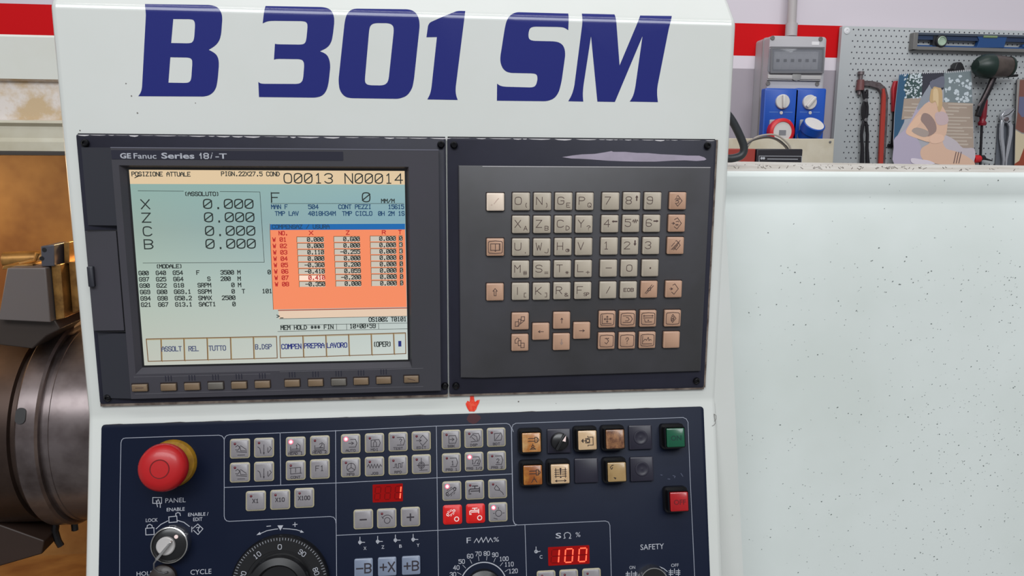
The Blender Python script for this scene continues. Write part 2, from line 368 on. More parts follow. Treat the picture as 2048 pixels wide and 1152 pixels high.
# --- the big letters, wrapped over the bend
def c4(l): return [(100+x*.3223, y*.3223) for x, y in l]
def c5(l): return [(760+x*.3613, y*.3615) for x, y in l]
LET = [
 [c4([(590,26),(1000,32),(1040,45),(1063,75),(1070,110),(1062,215),(1050,255),(1025,285),(985,309),(1025,330),(1043,355),(1049,395),(1040,500),(1030,550),(1005,583),(965,599),(548,597),(562,578),(571,550),(596,80)]),
  c4([(765,118),(880,119),(895,128),(901,150),(895,240),(885,262),(868,269),(752,267)]), c4([(747,355),(865,357),(880,368),(884,385),(877,490),(868,508),(850,515),(735,513)])],
 [c4([(1338,38),(1700,45),(1740,58),(1760,90),(1765,130),(1755,220),(1745,265),(1720,297),(1675,318),(1715,335),(1733,365),(1740,410),(1728,520),(1715,565),(1690,595),(1650,606),(1297,602),(1293,508),(1302,516),(1318,520),(1540,521),(1560,512),(1571,490),(1578,400),(1572,378),(1555,367),(1408,365),(1390,370),(1396,272),(1412,275),(1565,277),(1583,268),(1591,245),(1599,160),(1594,140),(1575,131),(1375,129),(1345,133),(1320,145)])],
 [[(709,17.4),(699.5,21.3),(692.4,30.6),(689.2,45.1),(676.9,161.2),(679.2,180.5),(688.2,192.7),(699.5,196.3),(797.9,197.7),(814.2,191.6),(824.3,177.1),(827.9,159),(839.5,50.6),(837.7,36.2),(830.5,23.9),(817.8,18.8)],
  [(749.4,46.1),(741.4,50),(738.5,58),(729.5,161.2),(731.7,167.6),(738.2,170.5),(765.4,171),(773.7,167),(777.3,159),(787.8,59.6),(786,50.6),(778,46.3)]],
 [c5([(430,60),(472,62),(418,490),(420,525),(430,553),(262,550),(278,520),(285,485),(315,205),(257,206),(268,128),(405,70)])],
 [c5([(1042,76),(1042,167),(1020,152),(990,149),(850,147),(830,155),(823,175),(821,200),(826,218),(845,226),(970,229),(1000,238),(1020,260),(1026,300),(1005,450),(990,510),(965,545),(925,560),(647,557),(648,463),(665,475),(690,480),(845,484),(862,474),(870,450),(872,430),(868,412),(850,406),(715,403),(685,388),(668,355),(665,320),(690,160),(700,115),(720,85),(755,68)])],
 [c5([(1117,76),(1298,80),(1326,362),(1440,87),(1615,89),(1600,150),(1535,480),(1533,520),(1538,565),(1382,562),(1400,535),(1412,490),(1453,200),(1300,564),(1203,562),(1168,200),(1125,480),(1122,525),(1125,562),(1042,560),(1062,525),(1075,480),(1120,130)])],
]
def fill2d(loops):
    cu = bpy.data.curves.new('f', 'CURVE'); cu.dimensions = '2D'; cu.fill_mode = 'BOTH'
    for lp in loops:
        s = cu.splines.new('POLY'); s.points.add(len(lp)-1); s.use_cyclic_u = True
        for p, q in zip(s.points, lp): p.co = (q[0], q[1], 0, 1)
    ob = bpy.data.objects.new('f', cu); COL.objects.link(ob); dg = bpy.context.evaluated_depsgraph_get()
    me = bpy.data.meshes.new_from_object(ob.evaluated_get(dg)); bpy.data.objects.remove(ob); bpy.data.curves.remove(cu); return me
def unbend(u, v):       # pixel -> (x, s) on the bent surface
    a, b = FU.uv(u, v)
    if b <= B0: return (a, b)
    d = R0*((u-1024)/FPX)+R1*((v-576)/FPX)+R2; best = None
    for k in range(200):
        s = B0+k*.0002; y, z = bend(s); t = (y-CAM.y)/d.y; e = abs((CAM+d*t).z-z)
        if best is None or e < best[0]: best = (e, s, (CAM+d*t).x)
    return (best[2], best[1])
for lp in LET:
    lp2 = []
    for l in lp:
        q = [unbend(*p) for p in l]; q.append(q[0]); q = soften(soften(q, .0016), .0007); lp2.append(q[:-1])
    me = fill2d(lp2)
    bm = bmesh.new(); bm.from_mesh(me)
    for k in range(0, 9):
        bmesh.ops.bisect_plane(bm, geom=bm.verts[:]+bm.edges[:]+bm.faces[:], plane_co=(0, B0+BR*BT*k/6, 0), plane_no=(0, 1, 0))
    for q in bm.verts:
        y, z = bend(q.co.y, .00015); q.co = (q.co.x, y-.15, z-ZF)
    for fc in bm.faces: fc.smooth = True
    bm.to_mesh(me); bm.free(); me.materials.clear(); me.materials.append(M['blue']); me.name = 'letter'
    mk('letter', me, cabinet)
# hand-painted red arrow below the display
ar = [(780+x*.166, 680+y*.166) for x, y in [(962,648),(1008,648),(1012,690),(1018,735),(1030,745),(1050,725),(1083,722),(1072,760),(1050,800),(1040,835),(1015,862),(955,860),(935,830),(915,785),(912,765),(935,732),(960,745),(965,700)]]
def fsurf(z_):      # y of the front skin at height z
    for (ya, za), (yb_, zb_) in zip(prof[:-1], prof[1:]):
        if zb_ <= z_ <= za and za > zb_: return ya+(yb_-ya)*(za-z_)/(za-zb_)
    return 0
cb = []
for p in ar:
    a, b = FU.uv(*p)
    for _ in range(5): y_ = fsurf(b); a, b = FY(y_-.0004).uv(*p)
    cb.append((a, y_-.0004-.15, b-ZF))
MB().add(cb, [list(range(len(cb)))]).build('painted_arrow', M['redpaint'], cabinet, label='hand-painted red arrow pointing down')
# smudges and small scuffs on the paint
sm = MB()
for u, v_, r in [(252,167,1.3),(263,192,1.5),(391,206,1),(275,226,1.6),(1037,803,1.8),(1112,807,1),(1465,1030,1),(160,261,1.5)]:
    a, b = FU.uv(u, v_); sm.add([(a+math.cos(k*1.05)*r*.0004, -.00015-.15, b-ZF+math.sin(k*1.05)*r*.0004) for k in range(6)], [list(range(6))])
sm.build('paint_chips', mat('chip', rgb(110, 105, 100), .6), cabinet, kind='stuff')

# ================================================================== DISPLAY UNIT (left)
disp = T('display_unit', 'dark grey machine display unit with lit colour screen and soft key row', 'display', FU, -.1095, 0)
sep = FU.uv(895, 540)[0]
o_ = [disp.P(155, 268), disp.P(893, 277), disp.P(897, 790), disp.P(203, 806)]
yT, yB = .1102, -.1102; xl, xr = -.26-disp.a, sep-.0006-disp.a
MB().rr((xl+xr)/2, 0, xr-xl, yT-yB, .002, .0003, .003, bev=.0006).build('back_plate', M['plate'], disp)
# jagged worn line along edges
def worn(t, x0, x1, y, z, top=True):
    b_ = MB(); x = x0
    b_.rib([(x0, y+.0006), (x1, y+.0006)], .0012, .0002)
    b_.build('gasket_line', M['wearb'] if not top else M['blk'], t)
    b_ = MB()
    while x < x1:
        L = random.uniform(.004, .02); hgt = random.uniform(.0004, .0013) if random.random() < .8 else .0002
        b_.poly([(x, y), (x+L, y), (x+L*.9, y-hgt*.6), (x+L*.6, y-hgt), (x+L*.2, y-hgt*.7)] if top else [(x, y), (x+L*.2, y+hgt*.7), (x+L*.6, y+hgt), (x+L*.9, y+hgt*.6), (x+L, y)], z); x += L*random.uniform(.95, 1.3)
    b_.build('worn_edge', M['wear'], t, kind='stuff')
worn(disp, xl+.001, xr-.001, yT-.0007, .00312)
b_ = MB(); b_.box((xl, yB-.0022, .0001), (xr, yB+.0006, .0024)); b_.build('gasket', M['wearb'], disp)
# raised bezel with sloped aperture
bo = [disp.P(222, 302, .008), disp.P(877, 300, .008), disp.P(877, 781, .008), disp.P(250, 797, .008)]
bo = [(bo[0][0], bo[1][1]), (bo[1][0], bo[1][1]), (bo[1][0], bo[2][1]), (bo[0][0], bo[2][1])]
qi = [disp.P(246, 334, .008), disp.P(815, 337, .008), disp.P(823, 727, .008), disp.P(285, 743, .008)]
qi = [(qi[0][0], qi[0][1]), (qi[1][0], qi[0][1]), (qi[1][0], qi[2][1]), (qi[0][0], qi[2][1])]
sq = [disp.P(258, 341, .0035), disp.P(809, 342, .0035), disp.P(816, 717, .0035), disp.P(290, 733, .0035)]
SX0, SX1 = sq[0][0], (sq[1][0]+sq[2][0])/2; SY1, SY0 = sq[1][1], (sq[2][1]+sq[3][1])/2
ins = [(SX0-.0015, SY1+.0015), (SX1+.0015, SY1+.0015), (SX1+.0015, SY0-.0015), (SX0-.0015, SY0-.0015)]
qm = [(ins[0][0]-.004, ins[0][1]+.002), (ins[1][0]+.002, ins[1][1]+.002), (ins[2][0]+.002, ins[2][1]-.0045), (ins[3][0]-.004, ins[3][1]-.0045)]
zB = .0085
MB().frame(bo, qm, .003, zB, ins, .0034).build('bezel', M['bezel'], disp, smooth=20)
# sloped left shoulder and card slot cover
lx0 = xl+.0035; lx1 = bo[0][0]
def quadsolid(b_, xs, ys, z0, zl, zr):
    x0, x1 = xs; y0, y1 = ys
    b_.add([(x0, y0, z0), (x1, y0, z0), (x1, y1, z0), (x0, y1, z0), (x0, y0, zl), (x1, y0, zr), (x1, y1, zr), (x0, y1, zl)], [[3, 2, 1, 0], [4, 5, 6, 7], [0, 1, 5, 4], [1, 2, 6, 5], [2, 3, 7, 6], [3, 0, 4, 7]])
ysl = [disp.P(200, 452)[1], disp.P(200, 662)[1]]
for ys_ in ((ysl[0]+.001, bo[0][1]), (bo[2][1], ysl[1]-.001)):
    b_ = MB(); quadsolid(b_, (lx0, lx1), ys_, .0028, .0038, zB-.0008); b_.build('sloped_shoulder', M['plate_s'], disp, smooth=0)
b_ = MB(); quadsolid(b_, (lx0-.002, lx1-.0015), (ysl[1]+.0015, ysl[0]-.0035), .0028, .0062, .0072)
sc = b_.build('card_slot_cover', M['bezel'], disp, smooth=0, bevel=.0004)
b_ = MB(); p0 = disp.P(180, 553, .008); b_.rr(p0[0]+.001, p0[1], .0045, .0165, .0008, .003, .0098, bev=.0005); b_.build('catch', M['plate_s'], sc)
b_ = MB(); b_.rib([(lx0, ysl[0]-.0028), (lx1-.0004, ysl[0]-.0028), (lx1-.0004, ysl[1]+.0008), (lx0, ysl[1]+.0008)], .0008, .0074); b_.build('cover_gap', M['blk'], disp)
# name strip
s_ = [disp.P(222, 300, zB), disp.P(686, 304, zB), disp.P(686, 321, zB), disp.P(224, 319, zB)]
b_ = MB(); b_.rr((s_[0][0]+s_[1][0])/2, (s_[0][1]+s_[2][1])/2, s_[1][0]-s_[0][0], s_[0][1]-s_[2][1], .0003, zB-.0005, zB+.0003)
b_.build('name_strip', M['strip'], disp)
ns = disp.o.children[-1]
for st, u0, u1, v0, H, off in [('GE', 240.5, 262.5, 317, 11, .03), ('Fanuc', 267.5, 313, 317.3, 11, .012), ('Series', 323, 389, 317.3, 12, .025), ('-T', 431, 454, 317.3, 10.5, .02)]:
    ftext('name_lettering', disp, st, u0, v0, u1, H, zB+.0004, M['lettr'], off=off)
b_ = MB(); G['\u0131'] = '14 26 20'; txt(b_, disp, '\u01318', 398, 316.8, 417, 10, zB+.0004, 2.1, .85); b_.build('name_lettering', M['lettr'], disp, smooth=0)
me = ftext_mesh('i', .0021, .0047, 0, 0, .3); me.materials.clear(); me.materials.append(M['lettr']); a = disp.P(421, 317.3, zB); mk('name_lettering', me, disp, (a[0], a[1], zB+.0004))
b_ = MB()   # thin ridge line at top of bezel
a = disp.P(222, 298, zB)[1]; b_.box((bo[0][0], bo[0][1]-.0004, zB-.001), (bo[1][0], bo[0][1]+.0004, zB+.0002)); b_.build('bezel_rim', mat('rim_light', rgb(96, 96, 108), .4), disp)
# glass / picture
ZS = .0036
def srect(mb, l, z): mb.poly([disp.P(u, v, z) for u, v in l][::-1], z)
b_ = MB(); b_.poly([(SX0, SY0), (SX1, SY0), (SX1, SY1), (SX0, SY1)], ZS-.0002); screen = b_.build('screen', M['scr'], disp, smooth=0)
# surround behind the glass
MB().frame([(ins[0][0]-.001, ins[0][1]+.001), (ins[1][0]+.001, ins[1][1]+.001), (ins[2][0]+.001, ins[2][1]-.001), (ins[3][0]-.001, ins[3][1]-.001)], [(SX0, SY1), (SX1, SY1), (SX1, SY0), (SX0, SY0)], .003, ZS).build('screen_surround', M['blk'], disp, smooth=0)
z = ZS
def xy(u, v): return disp.P(u, v, z)
def hb(name, m, y1, y0, x0=None, x1=None, dz=0.0):
    b_ = MB(); b_.poly([(x0 if x0 is not None else SX0, y0), (x1 or SX1, y0), (x1 or SX1, y1), (x0 if x0 is not None else SX0, y1)], ZS-.00012+dz); return b_.build(name, m, screen, smooth=0)
hb('header_bar', M['scr_p'], SY1, xy(500, 368.5)[1])
# upper picture cools towards teal: display colour, a soft vertical ramp
def ramp_mat():
    m = bpy.data.materials.new('screen_backlight'); m.use_nodes = True; nt = m.node_tree; b = nt.nodes['Principled BSDF']
    b.inputs['Base Color'].default_value = (.01, .01, .01, 1); b.inputs['Roughness'].default_value = .35; b.inputs['Specular IOR Level'].default_value = .1
    tc = nt.nodes.new('ShaderNodeTexCoord'); sp = nt.nodes.new('ShaderNodeSeparateXYZ'); nt.links.new(tc.outputs['Object'], sp.inputs[0])
    def mr(o, a0, a1):
        r = nt.nodes.new('ShaderNodeMapRange'); r.inputs[1].default_value = a0; r.inputs[2].default_value = a1; nt.links.new(o, r.inputs[0]); return r.outputs[0]
    y = mr(sp.outputs['Y'], SY0, SY1); x = mr(sp.outputs['X'], SX0, SX1)
    r1 = nt.nodes.new('ShaderNodeValToRGB'); nt.links.new(y, r1.inputs[0]); r2 = nt.nodes.new('ShaderNodeValToRGB'); nt.links.new(y, r2.inputs[0])
    for r, cs in ((r1, [(0, (196, 198, 186)), (.45, (176, 194, 182)), (.7, (156, 176, 166)), (.95, (146, 178, 170))]), (r2, [(0, (205, 214, 208)), (.3, (190, 202, 200)), (.75, (134, 172, 184)), (.95, (150, 184, 184))])):
        e = r.color_ramp.elements; e[0].position = 0; e[0].color = rgb(*cs[0][1]); e[1].position = cs[-1][0]; e[1].color = rgb(*cs[-1][1])
        for p, c in cs[1:-1]: k = e.new(p); k.color = rgb(*c)
    mx = nt.nodes.new('ShaderNodeMix'); mx.data_type = 'RGBA'; nt.links.new(x, mx.inputs[0]); nt.links.new(r1.outputs[0], mx.inputs[6]); nt.links.new(r2.outputs[0], mx.inputs[7])
    nt.links.new(mx.outputs[2], b.inputs['Emission Color']); b.inputs['Emission Strength'].default_value = .93; return m
screen.data.materials.clear(); screen.data.materials.append(ramp_mat())
# windows
X5, X6 = xy(541, 460)[0], SX1
b_ = MB(); srect(b_, [(539.5, 448.5), (810, 447.5), (810, 459), (540, 460)], ZS-.00012); b_.build('title_bar', M['scr_bl'], screen, smooth=0)
b_ = MB(); srect(b_, [(540, 460), (810, 459), (813.5, 614), (546.6, 619)], ZS-.00012); b_.build('offset_window', M['scr_or'], screen, smooth=0)
b_ = MB(); srect(b_, [(557, 622), (813.5, 617), (813.8, 632), (558, 637)], ZS-.00012); b_.build('input_bar', M['scr_in'], screen, smooth=0)
b_ = MB(); hl = MB()
for r in range(8):
    t = r/7; yb = 483.5+12.75*r
    for (a0, a1, c0, c1) in [(593.7, 647.7, 598.6, 650.3), (667.7, 719.7, 671.6, 722.3), (740.3, 792, 743, 793.6), (798, 804.7, 800.8, 806)]:
        x0, x1 = a0+(c0-a0)*t, a1+(c1-a1)*t; dy = (x0-593)*-.012; tgt = hl if (r == 6 and a0 < 600) else b_
        srect(tgt, [(x0, yb-9.5+dy), (x1, yb-9.5+dy), (x1, yb+1+dy), (x0, yb+1+dy)], ZS-.00008)
b_.build('table_cells', M['scr_cell'], screen, smooth=0); hl.build('highlighted_cell', M['scr_hl'], screen, smooth=0)
def lines(name, m, l, wpx):
    b_ = MB()
    for pl in l: b_.rib([xy(*p) for p in pl], wpx*.0004, ZS, ext=True)
    return b_.build(name, m, screen, smooth=0)
cl = []
for r in range(8):
    t = r/7; yb = 483.5+12.75*r
    for (a0, a1, c0, c1) in [(593.7, 647.7, 598.6, 650.3), (667.7, 719.7, 671.6, 722.3), (740.3, 792, 743, 793.6), (798, 804.7, 800.8, 806)]:
        x0, x1 = a0+(c0-a0)*t, a1+(c1-a1)*t; dy = (x0-593)*-.012
        cl.append([(x0, yb+1+dy), (x0, yb-9.7+dy), (x1, yb-9.7+dy)])
lines('cell_lines', M['txo'], cl, 1.1)
lines('screen_lines', M['tx'], [[(440, 383.2), (519.8, 384), (528.5, 524.5), (286, 526)]], .9)
lines('screen_lines', M['tx'], [[(276, 381.5), (367, 382.4)]], .9); lines('screen_lines', M['tx'], [[(542, 384), (542.4, 407), (807.5, 407)]], .9)
lines('screen_lines', M['tx'], [[(555.5, 663), (814.5, 657.5)], [(562, 650.7), (814, 646)], [(673, 648), (673.5, 659)], [(693, 648), (693.5, 659)], [(757, 646.5), (757.5, 657.5)], [(559, 637.6), (813, 632.2)]], .9)
lines('window_shadow', mat('win_shadow', rgb(120, 50, 30), .5, emit=rgb(130, 50, 34), estr=.8), [[(557, 620.8), (813, 616)]], 2)
lines('window_outline', M['txo'], [[(540, 448), (540, 460), (546.6, 619)]], .9)
bx = [[(292.5, 678), (553, 672.6), (554.5, 716), (296.4, 722.7), (292.5, 678)], [(559.7, 672.6), (811, 665.6), (811.6, 707.3), (561, 715.8), (559.7, 672.6)]]
dv = []
for x, y0, y1 in [(321.6, 677.5, 722), (367.4, 676.5, 721), (413.8, 675.5, 719.7), (460.6, 674.6, 718.5), (506.4, 673.6, 717.3), (605.5, 671.4, 714.2), (651.3, 670, 712.7), (696.8, 668.7, 711.2), (742, 667.5, 709.7), (786.7, 666.3, 708.2)]:
    dv.append([(x, y0), (x+1.5, y1)])
lines('softkey_boxes', M['txo'], bx+dv, 1.7); lines('softkey_boxes', M['txg'], [[(p[0]+1.6, p[1]+1.6) for p in l] for l in dv]+[[(294, 679.5), (552, 674.3)], [(561, 674.2), (810, 667.2)]], 1.0)
b_ = MB(); srect(b_, [(796.5, 682), (802.6, 681.8), (802.8, 693), (796.7, 693.2)], ZS-.00005); b_.build('screen_marker', M['txn'], screen, smooth=0)
M['txs'] = emis('screen_slate_text', rgb(88, 96, 128), .8)
MT = {'tx': 'tx', 'txb': 'txb', 'navy': 'txb', 'txr': 'txr', 'txr2': 'txr', 'txs': 'txs', 'txn': 'txn'}
def tx(k, st, u0, v0, u1, H=8, wpx=1.6, cw=.74):
    b_ = MB(); txt(b_, disp, st, u0, v0, u1, H, ZS+.0001, wpx, cw); b_.build('screen_text', M[MT[k]], screen, smooth=0)
tx('tx', 'POSIZIONE ATTUALE', 264, 352, 380.5); tx('tx', 'PIGN.22X27.5 COND', 443, 351.5, 559)
tx('tx', 'O0013 N00014', 568.5, 366, 805, 19, 2.2); tx('tx', '(ASSOLUTO)', 369, 391.5, 438.5, 7.5)
for c, a0, y, b0, b1 in [('X', 283, 417.6, 407.6, 506.4), ('Z', 285, 444.4, 409.6, 508.3), ('C', 287.2, 471.6, 411.5, 510), ('B', 289.5, 497.6, 412.5, 511)]:
    tx('tx', c, a0, y, a0+16.5, 18, 2.3, 1.0); tx('tx', '0.000', b0, y-.8, b1, 18, 2.3, .78)
tx('tx', '(MODALE)', 312.4, 536.3, 364.8, 7)
for r, (y, cs) in enumerate([(550, [('G00', 278), ('G40', 312.5), ('G54', 346.5), ('F', 393.5), ('3500', 441.6), ('M', 475.5), ('0', 536)]),
        (562.6, [('G97', 279), ('G25', 313), ('G64', 347.5), ('S', 415.5), ('200', 442), ('M', 476)]),
        (575.2, [('G90', 280), ('G22', 314), ('G18', 348.5), ('SRPM', 396), ('0', 463.5), ('M', 476.8)]),
        (588, [('G69', 281), ('G80', 315), ('G69.1', 349), ('SSPM', 396.7), ('0', 464), ('T', 484.5), ('101', 525)]),
        (600.8, [('G94', 282), ('G98', 316), ('G50.2', 350.5), ('SMAX', 397.5), ('2500', 444.5)]),
        (613.4, [('G21', 283), ('G67', 317.3), ('G13.1', 351.3), ('SACT1', 398.5), ('0', 465.6)])]):
    for s_t, x in cs: tx('tx', s_t, x, y-(x-278)*.008, x+6.9*len(s_t)-1.7, 7.6)
tx('tx', 'F', 543.4, 404, 558.7, 18, 2.2, 1); tx('tx', '0', 725, 403.5, 740, 18, 2.2, 1); tx('tx', 'MM/M', 763, 405.3, 788.7, 7)
for s_t, a, y, b2 in [('MAN F', 543, 417.6, 575), ('504', 617, 417.6, 636.6), ('CONT PEZZI', 677.5, 417.6, 742), ('15615', 777, 417.6, 807.5), ('TMP LAV', 550.6, 431, 597), ('4018H34M', 617, 431, 671), ('TMP CICLO', 685, 431, 744), ('0H 2M 1S', 757, 431, 808.5)]:
    tx('txb', s_t, a, y, b2, 8)
tx('navy', 'COMPENSAZ / USURA', 544.7, 457.2, 658.5, 7.2)
for s_t, a, b2 in [('NO.', 558, 575.4), ('X', 618.6, 626), ('Z', 692.5, 698.6), ('R', 764.5, 771), ('T', 797.5, 802.4)]: tx('txr', s_t, a, 470-(a-558)*.008, b2, 7.4)
VX = ['0.000', '0.000', '0.110', '0.000', '-0.360', '-0.410', '0.410', '-0.350']; VZ = ['0.600', '0.000', '-0.255', '0.000', '0.200', '0.859', '-0.200', '0.000']; VT = '03300000'
for r in range(8):
    t = r/7; yb = 483+12.75*r; tx('txr2', 'W 0%d' % (r+1), 545.6+5*t, yb, 572.5+5*t, 7.6)
    for k, vals, e0, e1 in (('x', VX, 646.5, 650), ('z', VZ, 719, 722), ('r', ['0.000']*8, 791, 793), ('t', VT, 804.5, 806)):
        s_t = vals[r]; e = e0+(e1-e0)*t; st = e-6.7*len(s_t)+1.7
        tx('txr' if (k == 'x' and r == 6) else 'tx', s_t, st, yb-(st-593)*.012, e, 7.4)
tx('tx', '>_', 554, 636, 566, 7); tx('tx', 'OS100% T0101', 738, 643.3, 812.5, 8); tx('tx', 'MEM HOLD *** FIN', 562, 659.5, 666.5, 8); tx('tx', '10:00:59', 700, 656.4, 751, 8)
for s_t, a, y, b2, k in [('ASSOLT', 324, 702.6, 363, 'txs'), ('REL', 377.9, 702, 396.8, 'txs'), ('TUTTO', 418.3, 701, 451.5, 'txs'), ('B.DSP', 511, 698.3, 543, 'txs'), ('COMPEN', 563.6, 697.8, 602.3, 'txn'), ('PREPRA', 608.9, 696.2, 648.4, 'txn'), ('LAVORO', 654.5, 695.3, 693.8, 'txn'), ('(OPER)', 746.8, 693.2, 782.6, 'tx')]:
    tx(k, s_t, a, y, b2, 9, 1.7)
b_ = MB(); b_.rib([xy(270, 355.5), xy(277, 352.5), xy(281, 351)], .0006, ZS+.0003); b_.build('scratch_mark', M['blk'], screen, smooth=0)
# soft keys
kc = [(152,537),(328,533),(472,529),(616,525),(759,521),(902,516),(1084,509),(1227,506),(1368,502),(1505,497),(1643,491),(1812,484)]
km = None
gm = MB().rr(0, 0, .0132, .0068, .0004, 0, .0003); gme = None
for i, (cx, cy) in enumerate(kc):
    u, v_ = 230+.3271*cx, 600+.3271*cy; a = disp.P(u, v_, zB+.001)
    if km is None:
        k0 = MB().rr(0, 0, .0121, .0057, .0005, 0, .002, bev=.0005).build('soft_key', M['soft'], disp, (a[0], a[1], zB)); km = k0.data
        g0 = MB().rr(0, 0, .0137, .0074, .0004, -.001, .0001).build('key_well', M['blkgap'], disp, (a[0], a[1]+.0002, zB)); gme = g0.data
    else:
        k0 = mk('soft_key', km, disp, (a[0], a[1], zB)); mk('key_well', gme, disp, (a[0], a[1]+.0002, zB))
    if i in (3, 8): k0.data = k0.data.copy(); k0.data.materials[0] = M['softg']; k0['label'] = 'greyer worn soft key'
    if i in (0, 11):
        b_ = MB(); b_.rib([(-.003, .0002 if i == 0 else .0008), (.003, .0002 if i == 0 else -.0008)], .0005, .0021); b_.build('legend', M['ink'], k0, smooth=0)
    if 0 < i < 11:
        b_ = MB()
        for d in (-.0022, 0, .0022): b_.box((a[0]+d-.0003, a[1]+.0050, zB-.0005), (a[0]+d+.0003, a[1]+.0095, zB+.0003))
        b_.build('vent_rib', M['strip'], disp, smooth=0)
b_ = MB()
for l in [[(268, 754), (300, 752), (540, 744)], [(560, 743.5), (720, 739), (790, 737), (846, 735.5)], [(270, 788), (560, 778), (846, 768)]]:
    q = pts(disp, l, zB); yy = q[0][1]; b_.rib([(q[0][0], yy), (q[-1][0], yy)], .0004, zB+.0001)
b_.build('moulded_line', mat('moulded', rgb(92, 90, 96), .5), disp, smooth=0)
# bolts
def bolts(t, l, zz):
    bmsh = None
    for u, v_ in l:
        a = t.P(u, v_, zz+.002)
        if bmsh is None:
            o = MB().lathe([(.0029, 0), (.0031, .0008), (.0029, .002), (.002, .0028), (.0014, .0028), (.0012, .0016), (0.0001, .0016)], 16).build('bolt', M['bolt'], t, (a[0], a[1], zz)); bmsh = o.data
        else: mk('bolt', bmsh, t, (a[0], a[1], zz))
bolts(disp, [(169, 286), (882, 289), (890, 772), (214, 796.5)], .003)

# ================================================================== KEYBOARD UNIT (right)
kb = T('keyboard_unit', 'dark grey keyboard unit with cream and pink-beige keys beside the screen', 'keyboard', FU, .13, 0)
kx0, kx1 = sep+.0006-kb.a, .26-kb.a
MB().rr((kx0+kx1)/2, 0, kx1-kx0, yT-yB, .002, .0003, .003, bev=.0006).build('back_plate', M['plate'], kb)
worn(kb, kx0+.001, kx1-.001, yT-.0005, .00312)
b_ = MB(); b_.box((kx0, yB-.0018, .0001), (kx1, yB+.0006, .0024)); b_.box((kx1-.0006, yB, .0001), (kx1+.0012, yT, .0028)); b_.build('gasket', M['wearb'], kb)
q = [kb.P(917, 331, .006), kb.P(1425, 333, .006), kb.P(1403, 743, .006), kb.P(921, 752, .006)]
zK = .0062
kf = MB().prism([(q[0][0], q[0][1]), (q[1][0]-.0015, q[0][1]), (q[1][0]-.0015, q[2][1]+.0005), (q[0][0]+.02, q[2][1]-.0008), (q[0][0]+.001, q[2][1])], .003, zK, bev=.0008).build('key_field', M['bezel2'], kb)
b_ = MB(); b_.rib([(q[0][0]+.02, q[0][1]-.0006), (q[1][0]-.002, q[0][1]-.0006)], .0004, zK+.0001); b_.build('worn_edge', M['wear'], kb, smooth=0)
# rubbed patch
pa = [(900+x*.2637, 270+y*.2637) for x, y in [(850,168),(930,155),(1000,147),(1100,143),(1170,132),(1225,122),(1240,128),(1330,128),(1420,136),(1500,137),(1600,146),(1700,150),(1800,156),(1890,157),(1930,170),(1945,184),(1930,192),(1870,197),(1780,192),(1680,195),(1560,202),(1450,202),(1330,200),(1200,195),(1080,186),(980,180),(920,178)]]
b_ = MB(); b_.poly(pts(kb, pa, .0031)[::-1], .0031); b_.build('rubbed_patch', M['scratch'], kb, smooth=0, label='pale rubbed streak in the dark plastic')
bolts(kb, [(908, 290), (1416, 291), (1394, 762), (912, 772)], .003)
